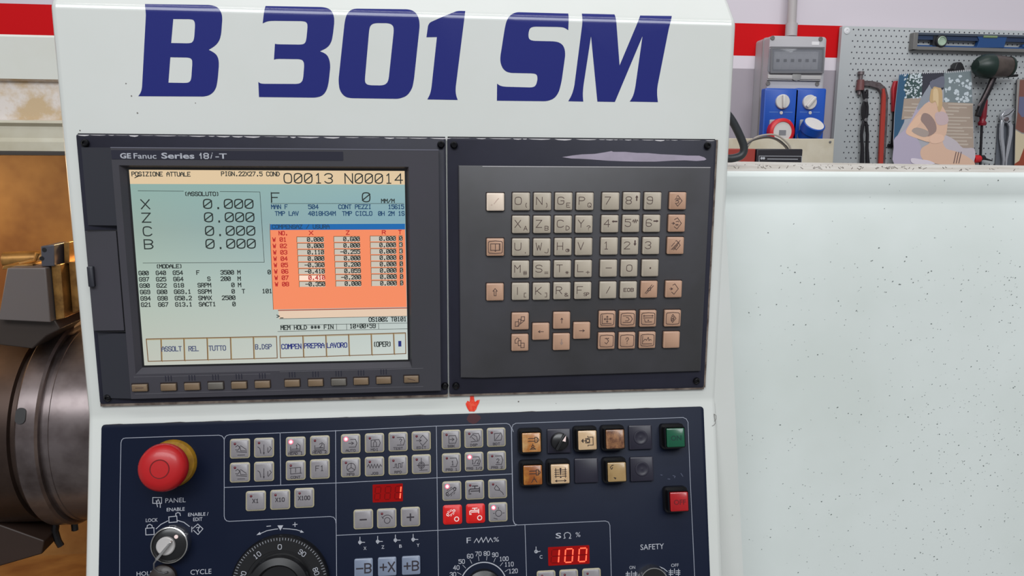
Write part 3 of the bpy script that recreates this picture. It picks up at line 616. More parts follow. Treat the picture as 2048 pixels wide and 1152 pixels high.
# keys
KW = .0146; zt = .0030
well = MB().rr(0, 0, KW+.0014, KW+.0014, .0006, -.0015, .00015)
wme = None
def keymesh(nm, m):
    o = MB().rr(0, 0, KW, KW, .0009, 0, zt, bev=.0007).build(nm, m, kb); me = o.data; bpy.data.objects.remove(o); return me
KM = {'c': keymesh('k', M['key']), 'w': keymesh('k', M['keyw']), 'p': keymesh('k', M['keyp'])}
def Fr(rx=.8, ry=.68):   # rounded screen outline used on the function keys
    return [(-rx, -ry*.85), (-rx*.85, -ry), (0, -ry*1.08), (rx*.85, -ry), (rx, -ry*.85), (rx*1.03, 0), (rx, ry*.85), (rx*.85, ry), (0, ry*1.08), (-rx*.85, ry), (-rx, ry*.85), (-rx*1.03, 0), (-rx, -ry*.85)]
def circ(cx, cy, r, n=12): return arc(cx, cy, r, 0, 360, n)
IC = {
 'alter': [[(-.15,.55),(.0,.62),(.5,.0),(.0,-.62),(-.3,-.25)],[(-.35,.15),(-.15,.4)],[(.12,.3),(-.1,.25),(-.15,.08),(.1,-.05),(.08,-.22),(-.15,-.28)],[(-.25,-.02),(.2,.2)]],
 'insert2': [[(-.3,.45),(.05,.65),(.55,.0),(.05,-.65),(-.3,-.4)],[(-.6,.0),(-.3,.0)],[(-.45,.12),(-.28,.0),(-.45,-.12)],[(-.1,.2),(.15,.25),(.2,.15)],[(-.15,-.12),(.15,-.12)],[(-.1,-.25),(.15,-.22)]],
 'delete': [[(-.05,.55),(.1,.6),(.55,.05),(.1,-.5),(-.15,-.25)],[(-.5,-.45),(.5,.6)],[(-.35,-.45),(.4,.35)],[(-.2,-.5),(.25,.05)],[(-.15,.35),(-.5,-.05)]],
 'insert': [[(-.15,.5),(.1,.65),(.55,.05),(.05,-.6),(-.25,-.35)],[(-.5,.05),(-.2,.05)],[(-.35,.18),(-.15,.05),(-.35,-.08)]],
 'can': [[(-.5,-.45),(.3,.55)],[(-.35,-.5),(.5,.45)],[(-.25,-.15),(.15,-.1),(.2,.2),(-.1,.15),(-.25,-.15)]],
 'book': [Fr(), [(-.55,-.35),(-.55,.4),(-.05,.4),(.0,.35),(.05,.4),(.55,.4),(.55,-.35),(.1,-.35),(.0,-.48),(-.1,-.35),(-.55,-.35)],[(0,.35),(0,-.45)],[(.45,.35),(.45,-.3)]],
 'shift': [[(0,.42),(.25,.12),(.11,.12),(.11,-.42),(-.11,-.42),(-.11,.12),(-.25,.12),(0,.42)]],
 'pgup': [[(-.6,-.6),(-.6,-.05),(-.2,-.05),(-.2,-.6),(-.6,-.6)],[(-.25,.25),(.05,.25),(.05,-.2),(-.2,-.2)],[(.1,.55),(.5,.55),(.5,.1),(.1,.1),(.1,.55)],[(-.3,-.55),(.45,.05)],[(-.25,-.05),(-.2,.25)]],
 'pgdn': [[(.1,-.6),(.1,-.05),(.5,-.05),(.5,-.6),(.1,-.6)],[(-.2,-.35),(.05,-.35)],[(-.2,-.35),(-.25,.2),(.1,.3),(.1,.0)],[(-.35,-.05),(-.6,-.05),(-.6,.35),(-.35,.6),(-.15,.5),(-.15,.25)]],
 'up': [[(0,-.3),(0,.3)],[(-.12,.12),(0,.3),(.12,.12)]], 'down': [[(0,.3),(0,-.3)],[(-.12,-.12),(0,-.3),(.12,-.12)]],
 'left': [[(.3,0),(-.3,0)],[(-.12,.12),(-.3,0),(-.12,-.12)]], 'right': [[(-.3,0),(.3,0)],[(.12,.12),(.3,0),(.12,-.12)]],
 'pos': [Fr(), [(-.6,.5),(-.6,-.5),(.5,-.5)],[(-.35,.05),(.45,.05)],[(0,.4),(0,-.35)],[(-.1,.3),(0,.42),(.1,.3)],[(.35,.15),(.47,.05),(.35,-.05)],[(-.25,.15),(-.37,.05),(-.25,-.05)],[(-.1,-.22),(0,-.35),(.1,-.22)]],
 'prog': [Fr(), [(-.55,.4),(.35,.4),(.6,0),(.35,-.4),(-.55,-.4)],[(-.15,.2),(.1,.15),(.2,-.05),(.0,-.22),(-.25,-.2)]],
 'offs': [Fr(), [(-.6,.35),(.6,.35)],[(-.5,.42),(-.6,.35),(-.5,.27)],[(.5,.42),(.6,.35),(.5,.27)],[(-.6,.1),(.6,.1)],[(-.45,-.05),(-.35,-.4),(.45,-.4)],[(.02,-.15),(.08,-.2),(.02,-.25),(-.03,-.2),(.02,-.15)]],
 'cust': [Fr(), [(-.15,.3),(0,.5),(.4,0),(0,-.5),(-.2,-.25)],[(-.2,.1),(0,.28),(.15,.1),(.15,-.15),(0,-.3),(-.2,-.15),(-.2,.1)],[(-.1,.02),(.08,.02)],[(-.1,-.1),(.08,-.1)]],
 'sys': [Fr(), [(-.2,.3),(.25,.3),(.2,.35)],[(-.05,.35),(.25,.0),(.0,-.35),(-.2,-.2)]],
 'help': [Fr(), [(-.15,.15),(-.1,.35),(.1,.38),(.2,.2),(.0,-.02),(0,-.15)],[(0,-.32),(0,-.36)]],
 'graph': [Fr(), [(-.6,.5),(-.6,-.45),(.55,-.45)],[(-.5,-.1),(-.3,.15),(-.1,.0),(.1,.35),(.2,-.05),(.35,.1),(.5,-.0)]],
}
def k3(x, y): return (900+x*.2637, 270+y*.2637)
def k4(x, y): return (900+x*.2637, 550+y*.2637)
KEYS = [(k3(344,507),'w',None,None)]
for (x, y), m_, s_ in zip([(539,504),(700,504),(861,503),(1022,503)], 'ONGP', '()EQ'): KEYS.append((k3(x, y), 'c', m_, s_))
for (x, y), m_, s_ in zip([(537,678),(697,678),(857,677),(1015,676)], 'XZCY', 'aBD?'): KEYS.append((k3(x, y), 'c', m_, s_))
for (x, y), m_, s_ in zip([(536,850),(696,850),(856,847),(1013,846)], 'UWHV', '.J@ '): KEYS.append((k3(x, y), 'c', m_, s_))
for (x, y), m_, s_ in zip([(534,1018),(695,1017),(852,1015),(1010,1013)], 'MSTL', '#=*+'): KEYS.append((k3(x, y), 'c', m_, s_))
for (x, y), m_, s_ in zip([(534,124),(692,123),(848,119),(1006,117)], '|KRF', '[]&~'): KEYS.append((k4(x, y), 'c', m_, s_))
for (x, y), m_, s_ in zip([(1217,502),(1376,500),(1536,500),(1211,673),(1370,671),(1528,670),(1206,842),(1363,841),(1522,839)], '789456123', [None,'u',None,'l','w','r',None,'d',None]): KEYS.append((k3(x, y), 'c', m_, s_))
KEYS += [(k3(1201,1010),'c','-c',None),(k3(1357,1009),'c','Oc',None),(k3(1516,1008),'c','.c',None),(k4(1197,113),'c','/c',None),(k4(1352,112),'c','EOB',None)]
for p, ic in [(k3(1725,499),'alter'),(k3(1717,669),'insert2'),(k3(1708,838),'delete'),(k3(343,850),'book'),(k4(341,128),'shift'),(k4(1508,108),'can'),(k4(1694,106),'insert'),(k4(532,349),'pgup'),(k4(530,511),'pgdn'),(k4(688,427),'left'),(k4(846,343),'up'),(k4(998,420),'right'),(k4(844,505),'down'),(k4(1190,335),'pos'),(k4(1344,332),'prog'),(k4(1500,329),'offs'),(k4(1686,327),'cust'),(k4(1185,498),'sys'),(k4(1340,496),'help'),(k4(1494,492),'graph'),(k4(1678,490),'none')]:
    KEYS.append((p, 'p', 'icon', ic))
zl = zt+.0001
for (u, v_), c, m_, s_ in KEYS:
    a = kb.P(u, v_, zK+zt*.6)
    ko = mk('key', KM[c], kb, (a[0], a[1], zK), label={'w': 'blank bright reset key', 'p': 'pink-beige function key', 'c': None}[c])
    if wme is None: wo = well.build('key_well', M['blkgap'], kb, (a[0], a[1]+.0001, zK)); wme = wo.data
    else: mk('key_well', wme, kb, (a[0], a[1]+.0001, zK))
    L = MB(); k = KW/2; wd = .00052
    if m_ == 'icon':
        if s_ == 'none': continue
        for pl in IC[s_]: L.rib([(x*k, y*k) for x, y in pl], wd if s_ != 'down' else .0009, zl)
        L.build('legend', M['inkf'] if s_ == 'down' else M['ink'], ko, smooth=0); continue
    if c == 'w':
        L.rib([(-.15*k, -.2*k), (.2*k, .25*k), (.35*k, .4*k)], .0006, zl); L.rib([(-.45*k, -.35*k), (-.43*k, -.33*k)], .0009, zl); L.build('legend', mat('smear', rgb(190, 165, 150), .6), ko, smooth=0); continue
    def g(ch, x, y, wch, hch, wd_): strokes(L, ch, x*k, y*k, wch*k, hch*k, wd_, zl, 1.0)
    if m_ == 'EOB': strokes(L, 'EOB', -.58*k, -.18*k, .43*k, .4*k, wd, zl, .72)
    elif m_ == '/c': L.rib([(-.2*k, -.35*k), (.2*k, .4*k)], wd, zl)
    elif m_ == '-c': L.rib([(-.33*k, .05*k), (.33*k, .05*k)], wd, zl)
    elif m_ == '.c': L.rib([(0, .0), (0, .0002)], .0012, zl)
    elif m_ == 'Oc': g('O', -.33, -.35, .66, .75, wd)
    else:
        if m_ in 'OGCSUD': 
            g(m_, -.72, -.34, .74, .84, wd)
        else: g(m_, -.70, -.34, .66, .84, wd)
        if s_ == '~': strokes(L, 'SP', .12*k, -.62*k, .34*k, .38*k, wd*.8, zl, .8)
        elif s_ == 'u': L.rib([(.58*k, .1*k), (.58*k, .45*k)], .0011, zl); L.add([(.4*k, .4*k, zl), (.76*k, .4*k, zl), (.58*k, .68*k, zl)], [[0, 1, 2]])
        elif s_ == 'd': L.rib([(.58*k, .25*k), (.58*k, .6*k)], .0011, zl); L.add([(.4*k, .3*k, zl), (.58*k, .02*k, zl), (.76*k, .3*k, zl)], [[0, 1, 2]])
        elif s_ == 'l': L.rib([(.35*k, .28*k), (.8*k, .28*k)], .0011, zl); L.add([(.2*k, .28*k, zl), (.42*k, .12*k, zl), (.42*k, .44*k, zl)], [[0, 1, 2]])
        elif s_ == 'r': L.rib([(.25*k, .28*k), (.6*k, .28*k)], .0011, zl); L.add([(.8*k, .28*k, zl), (.56*k, .44*k, zl), (.56*k, .12*k, zl)], [[0, 1, 2]])
        elif s_ == 'w': L.rib([(.15*k, .2*k), (.28*k, .45*k), (.38*k, .1*k), (.5*k, .5*k), (.6*k, .1*k), (.7*k, .45*k), (.82*k, .3*k)], wd, zl)
        elif s_ and s_ != ' ': g(s_, .33, -.66, .4, .48, wd*.85)
    L.build('legend', M['ink'], ko, smooth=0)

# ================================================================== OPERATION PANEL (lower)
op = T('operation_panel', 'dark navy operation panel full of membrane keys, dials and lit displays', 'control panel', FL, 0, 0)
pw = .2605; ptop = -.0062
ZP = .0012
MB().rr(0, (ptop-.30)/2, 2*pw, ptop+.30, .003, .0002, ZP, bev=.0004).build('panel_film', M['navy'], op)
b_ = MB(); x = -pw
while x < pw-.03:
    L_ = random.uniform(.01, .03); hgt = random.uniform(0, .0007); b_.poly([(x, ptop-.0002), (x+L_, ptop-.0002), (x+L_*.7, ptop-.0002+hgt), (x+L_*.3, ptop-.0002+hgt*.6)], .0011); x += L_*1.2
b_.build('worn_edge', M['blkgap'], op, smooth=0, kind='stuff')
def o5(x, y): return (200+x*.2709, 840+y*.2709)
def o6(x, y): return (650+x*.2708, 840+y*.2708)
def o7(x, y): return (1000+x*.2883, 820+y*.2882)
def opl(name, l, wd=.0005, m='line', closed=False, z=ZP+.0001):
    b_ = MB()
    for pl in l: b_.rib([op.P(*p, ZP) for p in pl], wd, z, closed)
    return b_.build(name, M[m], op, smooth=0)
m5 = lambda l: [o5(*p) for p in l]; m6 = lambda l: [o6(*p) for p in l]; m7 = lambda l: [o7(*p) for p in l]
opl('panel_line', [
 m5([(145,1152),(147,600),(155,170),(160,150),(172,137),(190,133),(540,121),(880,112),(900,118),(912,132),(917,145),(917,710),(922,730),(935,744),(955,748),(1700,712),(1725,718),(1740,740),(1742,760)]),
 m5([(917,145),(925,125),(937,114),(955,109),(1330,95),(1740,80)])+m6([(820,45),(1340,25),(1360,32),(1372,48),(1378,70),(1390,740),(1398,765),(1412,776)]),
 m5([(1330,95),(1334,478)]), m5([(917,498),(1740,465)])+m6([(825,427),(1379,398)]), m6([(78,78),(82,720),(86,1152)]), m6([(822,45),(838,1152)]), m6([(83,852),(833,815),(1410,778)]),
 m7([(92,150),(82,125),(90,103),(110,92),(700,72),(1270,52),(1292,62),(1304,85),(1320,500),(1350,1152)]), m7([(79,130),(85,500),(92,765),(102,790),(122,798),(730,770),(752,778),(762,800),(772,1152)]), m7([(173,800),(184,1152)])])
# membrane keys
MKW = .0165
mkb = MB().rr(0, 0, MKW, MKW, .002, 0, .0011, bev=.0004); mkp = MB().rr(0, 0, MKW-.0020, MKW-.0020, .0014, .0008, .0017, bev=.0005)
def tmp(b_, m): o = b_.build('k', m); me = o.data; bpy.data.objects.remove(o); return me
ME = {'b': tmp(mkb, M['mk']), 'p': tmp(mkp, M['mkp']), 'rb': tmp(mkb, M['mred']), 'rp': tmp(mkp, M['mred']), 'g': tmp(MB().rr(0, 0, .0155, .0155, .0012, 0, .0022, bev=.0007), M['mkb'])}
ledm = tmp(MB().lathe([(.0011, 0), (.0010, .0003), (.0006, .0006), (.0001, .0007)], 12), M['ledoff']); ledl = tmp(MB().lathe([(.0013, 0), (.0012, .0004), (.0007, .0008), (.0001, .0009)], 12), M['led'])
halo = tmp(MB().disc(0, 0, .0021, 0, 16), M['ledh'])
zm = .0018
MI = {
 'st1': [[(-.4,.2),(-.2,.35),(0,.1),(-.2,-.15),(-.4,-.1)],[(0,.25),(.1,-.2),(.7,-.25)],[(.1,.3),(.65,-.1)],[(-.3,-.3),(.7,-.4)],[(-.2,-.65),(.5,-.65)]],
 'st2': [[(-.6,.1),(-.4,-.05),(-.3,-.55)],[(0,.3),(0,-.65)],[(.4,.0),(.4,-.45)],[(.6,.1),(.75,-.1),(.45,-.5)],[(-.05,-.5),(0,-.65),(.05,-.5)]],
 'head': [[(-.5,.0),(-.5,-.4),(.45,-.4),(.45,.1),(.2,.3)],[(-.4,-.25),(.35,-.25)],[(-.6,-.52),(.6,-.52)]],
 'cont': [[(-.5,-.35),(-.5,.25),(.5,.3),(.5,-.3),(-.5,-.35)],[(-.6,.25),(-.4,.25)],[(.0,.2),(.0,-.2)],[(.4,-.3),(.6,-.3)]],
 'auto': [[(-.2,.05),(.25,.05)],[(.1,.18),(.3,.05),(.1,-.08)],[(0,.45),(.5,.45),(.65,.05),(.5,-.35),(-.15,-.35)]],
 'mdi': [[(-.35,.3),(.45,.35),(.6,-.0),(.45,-.38),(-.35,-.4),(-.35,.3)],[(-.1,-.35),(-.1,.0),(.05,.25),(.2,.0),(.2,-.35)]],
 'test': [[(-.1,.45),(.55,.45),(.7,.05),(.55,-.35),(-.1,-.35)],[(.15,.2),(.25,.3),(.4,.2),(.28,.02),(.28,-.05)],[(.28,-.18),(.28,-.2)]],
 'edit': [[(-.1,.3),(.15,.6),(.65,.05),(.15,-.5),(-.1,-.2)],[(-.5,.05),(-.05,.05)],[(-.2,.18),(0,.05),(-.2,-.08)]],
 'mpg': [circ(.05,-.0,.45,16), [(.05,.0),(.05,.42)],[(.05,0),(-.33,-.25)],[(.05,0),(.42,-.25)]],
 'jog': [[(-.75,-.0),(-.6,.25),(-.45,-.15),(-.3,.25),(-.15,-.15),(0,.25),(.15,-.15),(.3,.25),(.45,-.15),(.6,.2),(.75,.0)]],
 'rpd': [[(-.5,-.2),(-.3,-.2),(-.3,.15),(-.15,.15),(-.15,-.25),(.05,-.25),(.05,.2),(.25,.2),(.25,-.2),(.4,-.2),(.4,.25),(.55,.25)]],
 'home': [circ(0,-.1,.33,14), circ(0,-.1,.2,10), [(0,.65),(0,-.6)],[(-.45,-.1),(.75,-.1)],[(-.2,-.62),(.6,-.6)]],
 'sbk': [[(-.25,.4),(.45,.4),(.6,.0),(.45,-.4),(-.25,-.4),(-.25,.4)],[(-.15,0),(.25,0)],[(.1,.15),(.3,0),(.1,-.15)]],
 'dsp': [[(-.1,.5),(.5,.5),(.65,.1),(.5,-.3)],[(-.4,.1),(-.1,.4),(.3,.2),(.4,-.3),(-.3,-.35)],[(-.2,.1),(.15,-.2)]],
 'bdt': [[(-.2,.4),(.5,.45),(.6,.1),(.5,-.3),(-.2,-.35),(-.2,.4)],[(-.1,-.25),(.4,.35)]],
 'prg': [[(-.15,.5),(.5,.5),(.65,.05),(.5,-.4),(-.1,-.4)]],
 'chip': [[(-.6,-.15),(-.6,-.4),(-.4,-.5),(.4,.1),(.45,.3),(.3,.4),(-.6,-.15)],circ(-.5,-.25,.13,8),circ(.28,.2,.13,8),[(-.5,.1),(-.35,.2)],[(-.2,.3),(0,.4)],[(-.1,-.5),(0,-.35)],[(.2,-.3),(.3,-.15)]],
 'tap': [[(-.6,-.2),(-.6,.0),(-.45,.12),(.4,.12)],[(-.4,-.1),(.45,-.1)],[(0,.15),(0,.4)],[(-.25,.42),(.3,.42)],[(.5,.25),(.5,-.25)],[(-.6,-.35),(-.6,-.4)],[(-.45,-.35),(-.45,-.4)]],
 'gun': [[(-.35,.1),(-.15,.4),(.2,.0),(.1,-.15),(-.25,-.1),(-.35,.1)],[(.15,-.1),(.5,-.4),(.6,-.6)]],
 'lamp': [circ(.05,-.1,.33,14),[(.05,.35),(.05,.5)],[(.5,-.1),(.65,-.1)],[(-.4,-.1),(-.5,-.1)],[(-.45,-.6),(-.1,-.7)]],
 'tur': [circ(.05,-.2,.3,12), arc(.05,-.2,.55,20,150,10), [(-.5,.2),(-.35,-.0)]],
 'minus': [[(-.3,-.02),(.3,-.02)]], 'plus': [[(-.32,-.02),(.32,-.02)],[(0,.3),(0,-.34)]],
}
fcache = {}
def fm(st, H, off=.01):
    k_ = (st, round(H, 5), off)
    if k_ not in fcache:
        me = ftext_mesh(st, 1, 1, off)
        cu = bpy.data.curves.new('t', 'FONT'); cu.body = st; ob = bpy.data.objects.new('t', cu); COL.objects.link(ob); bpy.context.view_layer.update(); d = ob.dimensions.copy(); bpy.data.objects.remove(ob)
        for v in me.vertices: v.co = ((v.co.x-.5)*H*d.x/max(d.y, 1e-6), v.co.y*H, 0)
        fcache[k_] = me
    return fcache[k_]
def flegend(ko, st, x, y, H, m, z_, off=.01, W=None, name='legend'):
    me = fm(st, H, off).copy(); me.materials.clear(); me.materials.append(m)
    if W:
        xs = [v.co.x for v in me.vertices]; s = W/(max(xs)-min(xs))
        for v in me.vertices: v.co.x *= s
    me.name = name; return mk(name, me, ko, (x, y, z_))
def slegend(ko, st, x, y, H, m, z_, wd, W, name='legend', rot=0):
    st = st.replace('0', 'O'); n_ = len(st); adv = W/(n_-1+.72) if n_ > 1 else W/.72
    b_ = MB(); strokes(b_, st, -W/2, -H/2 if rot else 0, adv, H, wd, 0); o = b_.build(name, m, ko, (x, y, z_), smooth=0); return o
def mkey(uv, icon=None, word=None, led=0, red=False, thick=1.0, num=None):
    a = op.P(uv[0], uv[1], ZP+.001); k = MKW/2
    ko = mk('membrane_key', ME['rb' if red else 'b'], op, (a[0], a[1], ZP), label='red membrane key' if red else None)
    mk('key_pad', ME['rp' if red else 'p'], ko)
    ink = M['mwht'] if red else M['mink']
    if icon:
        L = MB()
        for pl in MI[icon]: L.rib([(x*k*.85-.1*k, y*k*.75+.25*k) if red else (x*k, y*k) for x, y in pl], .00045*thick, zm)
        if red: L.rib([(x*k, y*k) for x, y in circ(.42, -.45, .22)], .0007, zm)
        L.build('legend', ink, ko, smooth=0)
    if word: slegend(ko, word, 0, -.80*k, .0018, ink, zm, .00042, .0021*len(word)**.95)
    if num: slegend(ko, num, .12*k, -.22*k, .0034, ink, zm, .0005, .0021*len(num))
    if led:
        mk('led', ledl if led == 2 else ledm, ko, (-.48*k, .5*k, zm-.0002))
        if led == 2: mk('led_glow', halo, ko, (-.48*k, .5*k, zm-.00005))  # painted glow disc around the lit led
for p, ic, wd_, ld, nm in [(o5(1033,211),'st1',None,1,None),(o5(1211,204),'st2',None,1,None),(o5(1445,196),'head','HEAD 1',2,'1'),(o5(1623,187),'head','HEAD 2',1,'2'),(o5(1033,387),'st1',None,1,None),(o5(1211,380),'st2',None,0,None),(o5(1445,371),'cont','CONT',1,None),
   (o6(190,175),'auto','AUTO',2,None),(o6(366,169),'mdi','MDI',1,None),(o6(540,160),'test','TEST',1,None),(o6(711,154),'edit','EDIT',1,None),(o6(932,143),'sbk','SBK',1,None),(o6(1099,135),'dsp','DSP',1,None),(o6(1265,127),'bdt','BDT',1,None),
   (o6(190,350),'mpg','MPG',1,None),(o6(366,343),'jog','JOG',1,None),(o6(540,334),'rpd','RPD',1,None),(o6(712,326),'home',None,1,None),(o6(934,316),'prg','PRG 1',1,'1'),(o6(1102,307),'prg','PRG 1/2',2,'1/2'),(o6(1268,300),'prg','PRG 2',1,'2'),
   (o6(937,524),'chip',None,2,None),(o6(1106,516),'tap',None,1,None),(o6(1275,508),'gun',None,1,None),(o6(1278,680),'lamp',None,2,None),(o6(456,726),'tur',None,1,None)]:
    mkey(p, ic, wd_, ld, num=nm, thick=1.8 if ic == 'tap' else 1.1)
mkey(o6(942,699), 'chip', None, 0, True); mkey(o6(1112,690), 'tap', None, 0, True, 1.8)
mkey(o6(283,733), 'minus', thick=2.6); mkey(o6(631,715), 'plus', thick=2.6)
def mword(p, st, H=.003, led=1, off=.02):
    a = op.P(p[0], p[1], ZP+.001); ko = mk('membrane_key', ME['b'], op, (a[0], a[1], ZP)); mk('key_pad', ME['p'], ko)
    slegend(ko, st, 0, -.0014, H, M['mink'], zm, .00062 if H < .004 else .0005, H*.80*len(st)); 
    if led: mk('led', ledm, ko, (-.45*MKW/2, .5*MKW/2, zm-.0002))
mword(o5(1623,362), 'F1', .0042, 0, 0); mword(o5(1150,597), 'X1'); mword(o5(1330,588), 'X10'); mword(o5(1508,575), 'X100')
for p, st in ((o6(285,1093), '-B'), (o6(459,1083), '+X'), (o6(636,1074), '+B')):
    a = op.P(p[0], p[1], ZP+.002); ko = mk('axis_key', ME['g'], op, (a[0], a[1], ZP)); slegend(ko, st, .0002, -.0040, .0074, M['mink'], .0023, .0012, .0118)
for p in ((321, 1182), (478, 1174), (636, 1166)):
    u, v_ = o7(*p); a = op.P(u, v_, ZP+.001); ko = mk('membrane_key', ME['b'], op, (a[0], a[1], ZP)); mk('key_pad', ME['p'], ko); mk('led', ledm, ko, (-.45*MKW/2, .5*MKW/2, zm-.0002))
# seven-segment windows
def segwin(q, digits, lit):
    q = [op.P(*p, ZP) for p in q]; x0, x1 = (q[0][0]+q[3][0])/2, (q[1][0]+q[2][0])/2; y1, y0 = (q[0][1]+q[1][1])/2, (q[2][1]+q[3][1])/2
    wb = MB().rr((x0+x1)/2, (y0+y1)/2, x1-x0, y1-y0, .0006, ZP-.0004, ZP+.0003).build('digit_window', M['segbox'], op)
    L = MB(); D = MB(); n_ = len(digits); cw = (x1-x0)/n_; SEG = {'1': 'bc', '0': 'abcdef', ' ': ''}
    for i, c in enumerate(digits):
        cx = x0+cw*(i+.5); h = (y1-y0)*.36; w_ = cw*.27; yc = (y0+y1)/2; sh = .1
        P = {'a': ((-w_, h), (w_, h)), 'b': ((w_, h), (w_, 0)), 'c': ((w_, 0), (w_, -h)), 'd': ((-w_, -h), (w_, -h)), 'e': ((-w_, 0), (-w_, -h)), 'f': ((-w_, h), (-w_, 0)), 'g': ((-w_, 0), (w_, 0))}
        for s_ in P:
            (ax, ay), (bx_, by) = P[s_]; dx, dy = bx_-ax, by-ay; ax += dx*.1; bx_ -= dx*.1; ay += dy*.09; by -= dy*.09
            pl = [(cx+ax+ay*sh, yc+ay), (cx+bx_+by*sh, yc+by)]
            (L if s_ in SEG[c] else D).rib(pl, .0011 if s_ in SEG[c] else .0009, ZP+.0004, ext=False)
    L.build('lit_segment', M['seg'], wb, smooth=0); D.build('unlit_segment', M['segdim'], wb, smooth=0)
segwin([o6(352,478), o6(576,467), o6(574,597), o6(352,612)], '  1', 0)
segwin([o7(333,955), o7(618,935), o7(622,1065), o7(335,1082)], '100', 0)
# printed words
for st, u0, v0, u1, H, off in [('PANEL', *o5(482,612), o5(632,612)[0], 9, .0), ('ENABLE', *o5(492,675), o5(625,675)[0], 7, .01), ('LOCK', *o5(338,754), o5(426,753)[0], 7, .01), ('ENABLE /', *o5(650,712), o5(800,710)[0], 7, .01), ('EDIT', *o5(688,747), o5(756,745)[0], 7, .01), ('HOLD', *o5(270,1152), o5(402,1152)[0], 8.5, 0), ('CYCLE', *o5(668,1143), o5(822,1140)[0], 10, 0),
    ('F', *o6(1046,910), o6(1078,908)[0], 11, .0), ('%', *o6(1245,900), o6(1285,898)[0], 9, 0), ('S', *o7(387,892), o7(425,892)[0], 11, .01), ('%', *o7(525,882), o7(558,880)[0], 9.5, 0), ('SAFETY', *o7(975,972), o7(1138,968)[0], 11, 0), ('ON', *o7(898,1105), o7(938,1105)[0], 6.5, 0), ('OFF', *o7(1188,1090), o7(1240,1088)[0], 6.5, 0),
    ('C', *o7(275,1032), o7(295,1030)[0], 7, .01), ('X', *o6(285,960), o6(306,960)[0], 6.5, .01), ('Z', *o6(417,951), o6(438,951)[0], 6.5, .01), ('B', *o6(548,944), o6(568,944)[0], 6.5, .01), ('Y', *o6(677,937), o6(698,937)[0], 6.5, .01)]:
    ftext('printed_word', op, st, u0, v0, u1, H, ZP+.0001, M['lettr'], off=off)
for st, x, y in [('30',945,1140),('40',970,1090),('50',1010,1045),('60',1072,1005),('70',1133,988),('80',1195,985),('90',1257,995),('100',1322,1025),('110',1360,1065),('120',1390,1115)]:
    u, v_ = o6(x, y); wpx = 5.6*len(st); a_ = op.P(u, v_+4, ZP); slegend(op.o, st, a_[0], a_[1], .0034, M['lettr'], ZP+.0001, .00052, .0025*len(st), name='dial_number')
# symbols
sy = [m6([(1102,905),(1120,875),(1135,905),(1155,868),(1168,903),(1190,865),(1205,903),(1222,872),(1238,900)])]
for x, y in [(258,903),(389,897),(520,887),(651,882)]: sy += [m6([(x,y-38),(x,y+15)]), m6([(x-5,y),(x+35,y)]), [(o6(x,y)[0]+2.8*math.cos(t), o6(x,y)[1]+2.8*math.sin(t)) for t in [k_*.7 for k_ in range(10)]]]
sy += [m7([(250,950),(250,985),(278,980)]), [(o7(250,982)[0]+2.8*math.cos(t), o7(250,982)[1]+2.8*math.sin(t)) for t in [k_*.7 for k_ in range(10)]]]
sy += [m7([(443,890),(452,888),(448,878),(445,866),(452,854),(468,849),(484,855),(490,868),(487,880),(480,890),(492,890)])]
sy += [m5([(390,572),(455,572),(455,615),(390,615),(390,572)]), m5([(420,605),(430,585),(445,620),(445,645)]), m5([(415,595),(425,640)])]
sy += [m5([(337,800),(398,795),(400,845),(339,848),(337,800)]), m5([(347,798),(350,778),(368,770),(384,778),(387,796)])]
sy += [m5([(508,715),(567,709),(570,752),(510,757),(508,715)]), m5([(560,708),(560,690),(575,683),(590,688),(594,705)])]
sy += [m5([(685,800),(722,768),(760,803),(724,845),(692,815)]), m5([(712,795),(735,790),(722,812),(732,825)]), m5([(678,790),(678,825)])]
sy += [m5([(415,803),(450,770),(500,745)]), m5([(575,742),(620,755),(660,785)])]
sy += [m7([(965,1130),(985,1105),(1015,1088),(1060,1080),(1105,1087),(1135,1100),(1160,1120)])]
for x in (912, 1210):
    y0 = 1122 if x < 1000 else 1105
    for dx in (-28, 28): sy.append(m7([(x+dx, y0), (x+dx, 1152)]))
    for dy in (12, 24, 36): sy += [m7([(x-38, y0+dy), (x-10, y0+dy-1)]), m7([(x+10, y0+dy-1), (x+38, y0+dy-2)])]
    sy.append(m7([(x, y0-3), (x, y0+28)]))
for pl_ in sy: opl('printed_symbol', [pl_], .0006, 'lettr')
cx, cy = o6(1170, 1228); fc = op.P(cx, cy, ZP)
b_ = MB(); b_.rib(arc(fc[0], fc[1], .0203, -20, 200, 40), .0009, ZP+.0001)
for k_ in range(12):
    a = math.radians(184-k_*17); b_.rib([(fc[0]+.0222*math.cos(a), fc[1]+.0222*math.sin(a)), (fc[0]+.0258*math.cos(a), fc[1]+.0258*math.sin(a))], .0004, ZP+.0001)
b_.build('dial_scale', M['lettr'], op, smooth=0)
fd = MB().lathe([(.016, 0), (.0158, .006), (.012, .008), (.0115, .018), (.0105, .0195), (.0001, .0195)], 32).build('feed_dial', M['dkrub'], op, (fc[0], fc[1]-.001, ZP))
MB().box((-.0025, -.011, .0185), (.0025, .011, .0225)).build('dial_grip', M['dkrub'], fd, smooth=0)
# safety key switch
scx = op.P(*o7(1065, 1192), ZP+.006)
ks = MB().lathe([(.0135, 0), (.0135, .005), (.0125, .008), (.0118, .008)], 32, cap=False).build('safety_key_switch', M['chrome'], op, (scx[0], scx[1], ZP), label='key switch under the word SAFETY')
MB().lathe([(.0119, 0), (.0119, .0078), (.0118, .0079), (.0001, .0079)], 32).build('lock_face', M['dkrub'], ks)
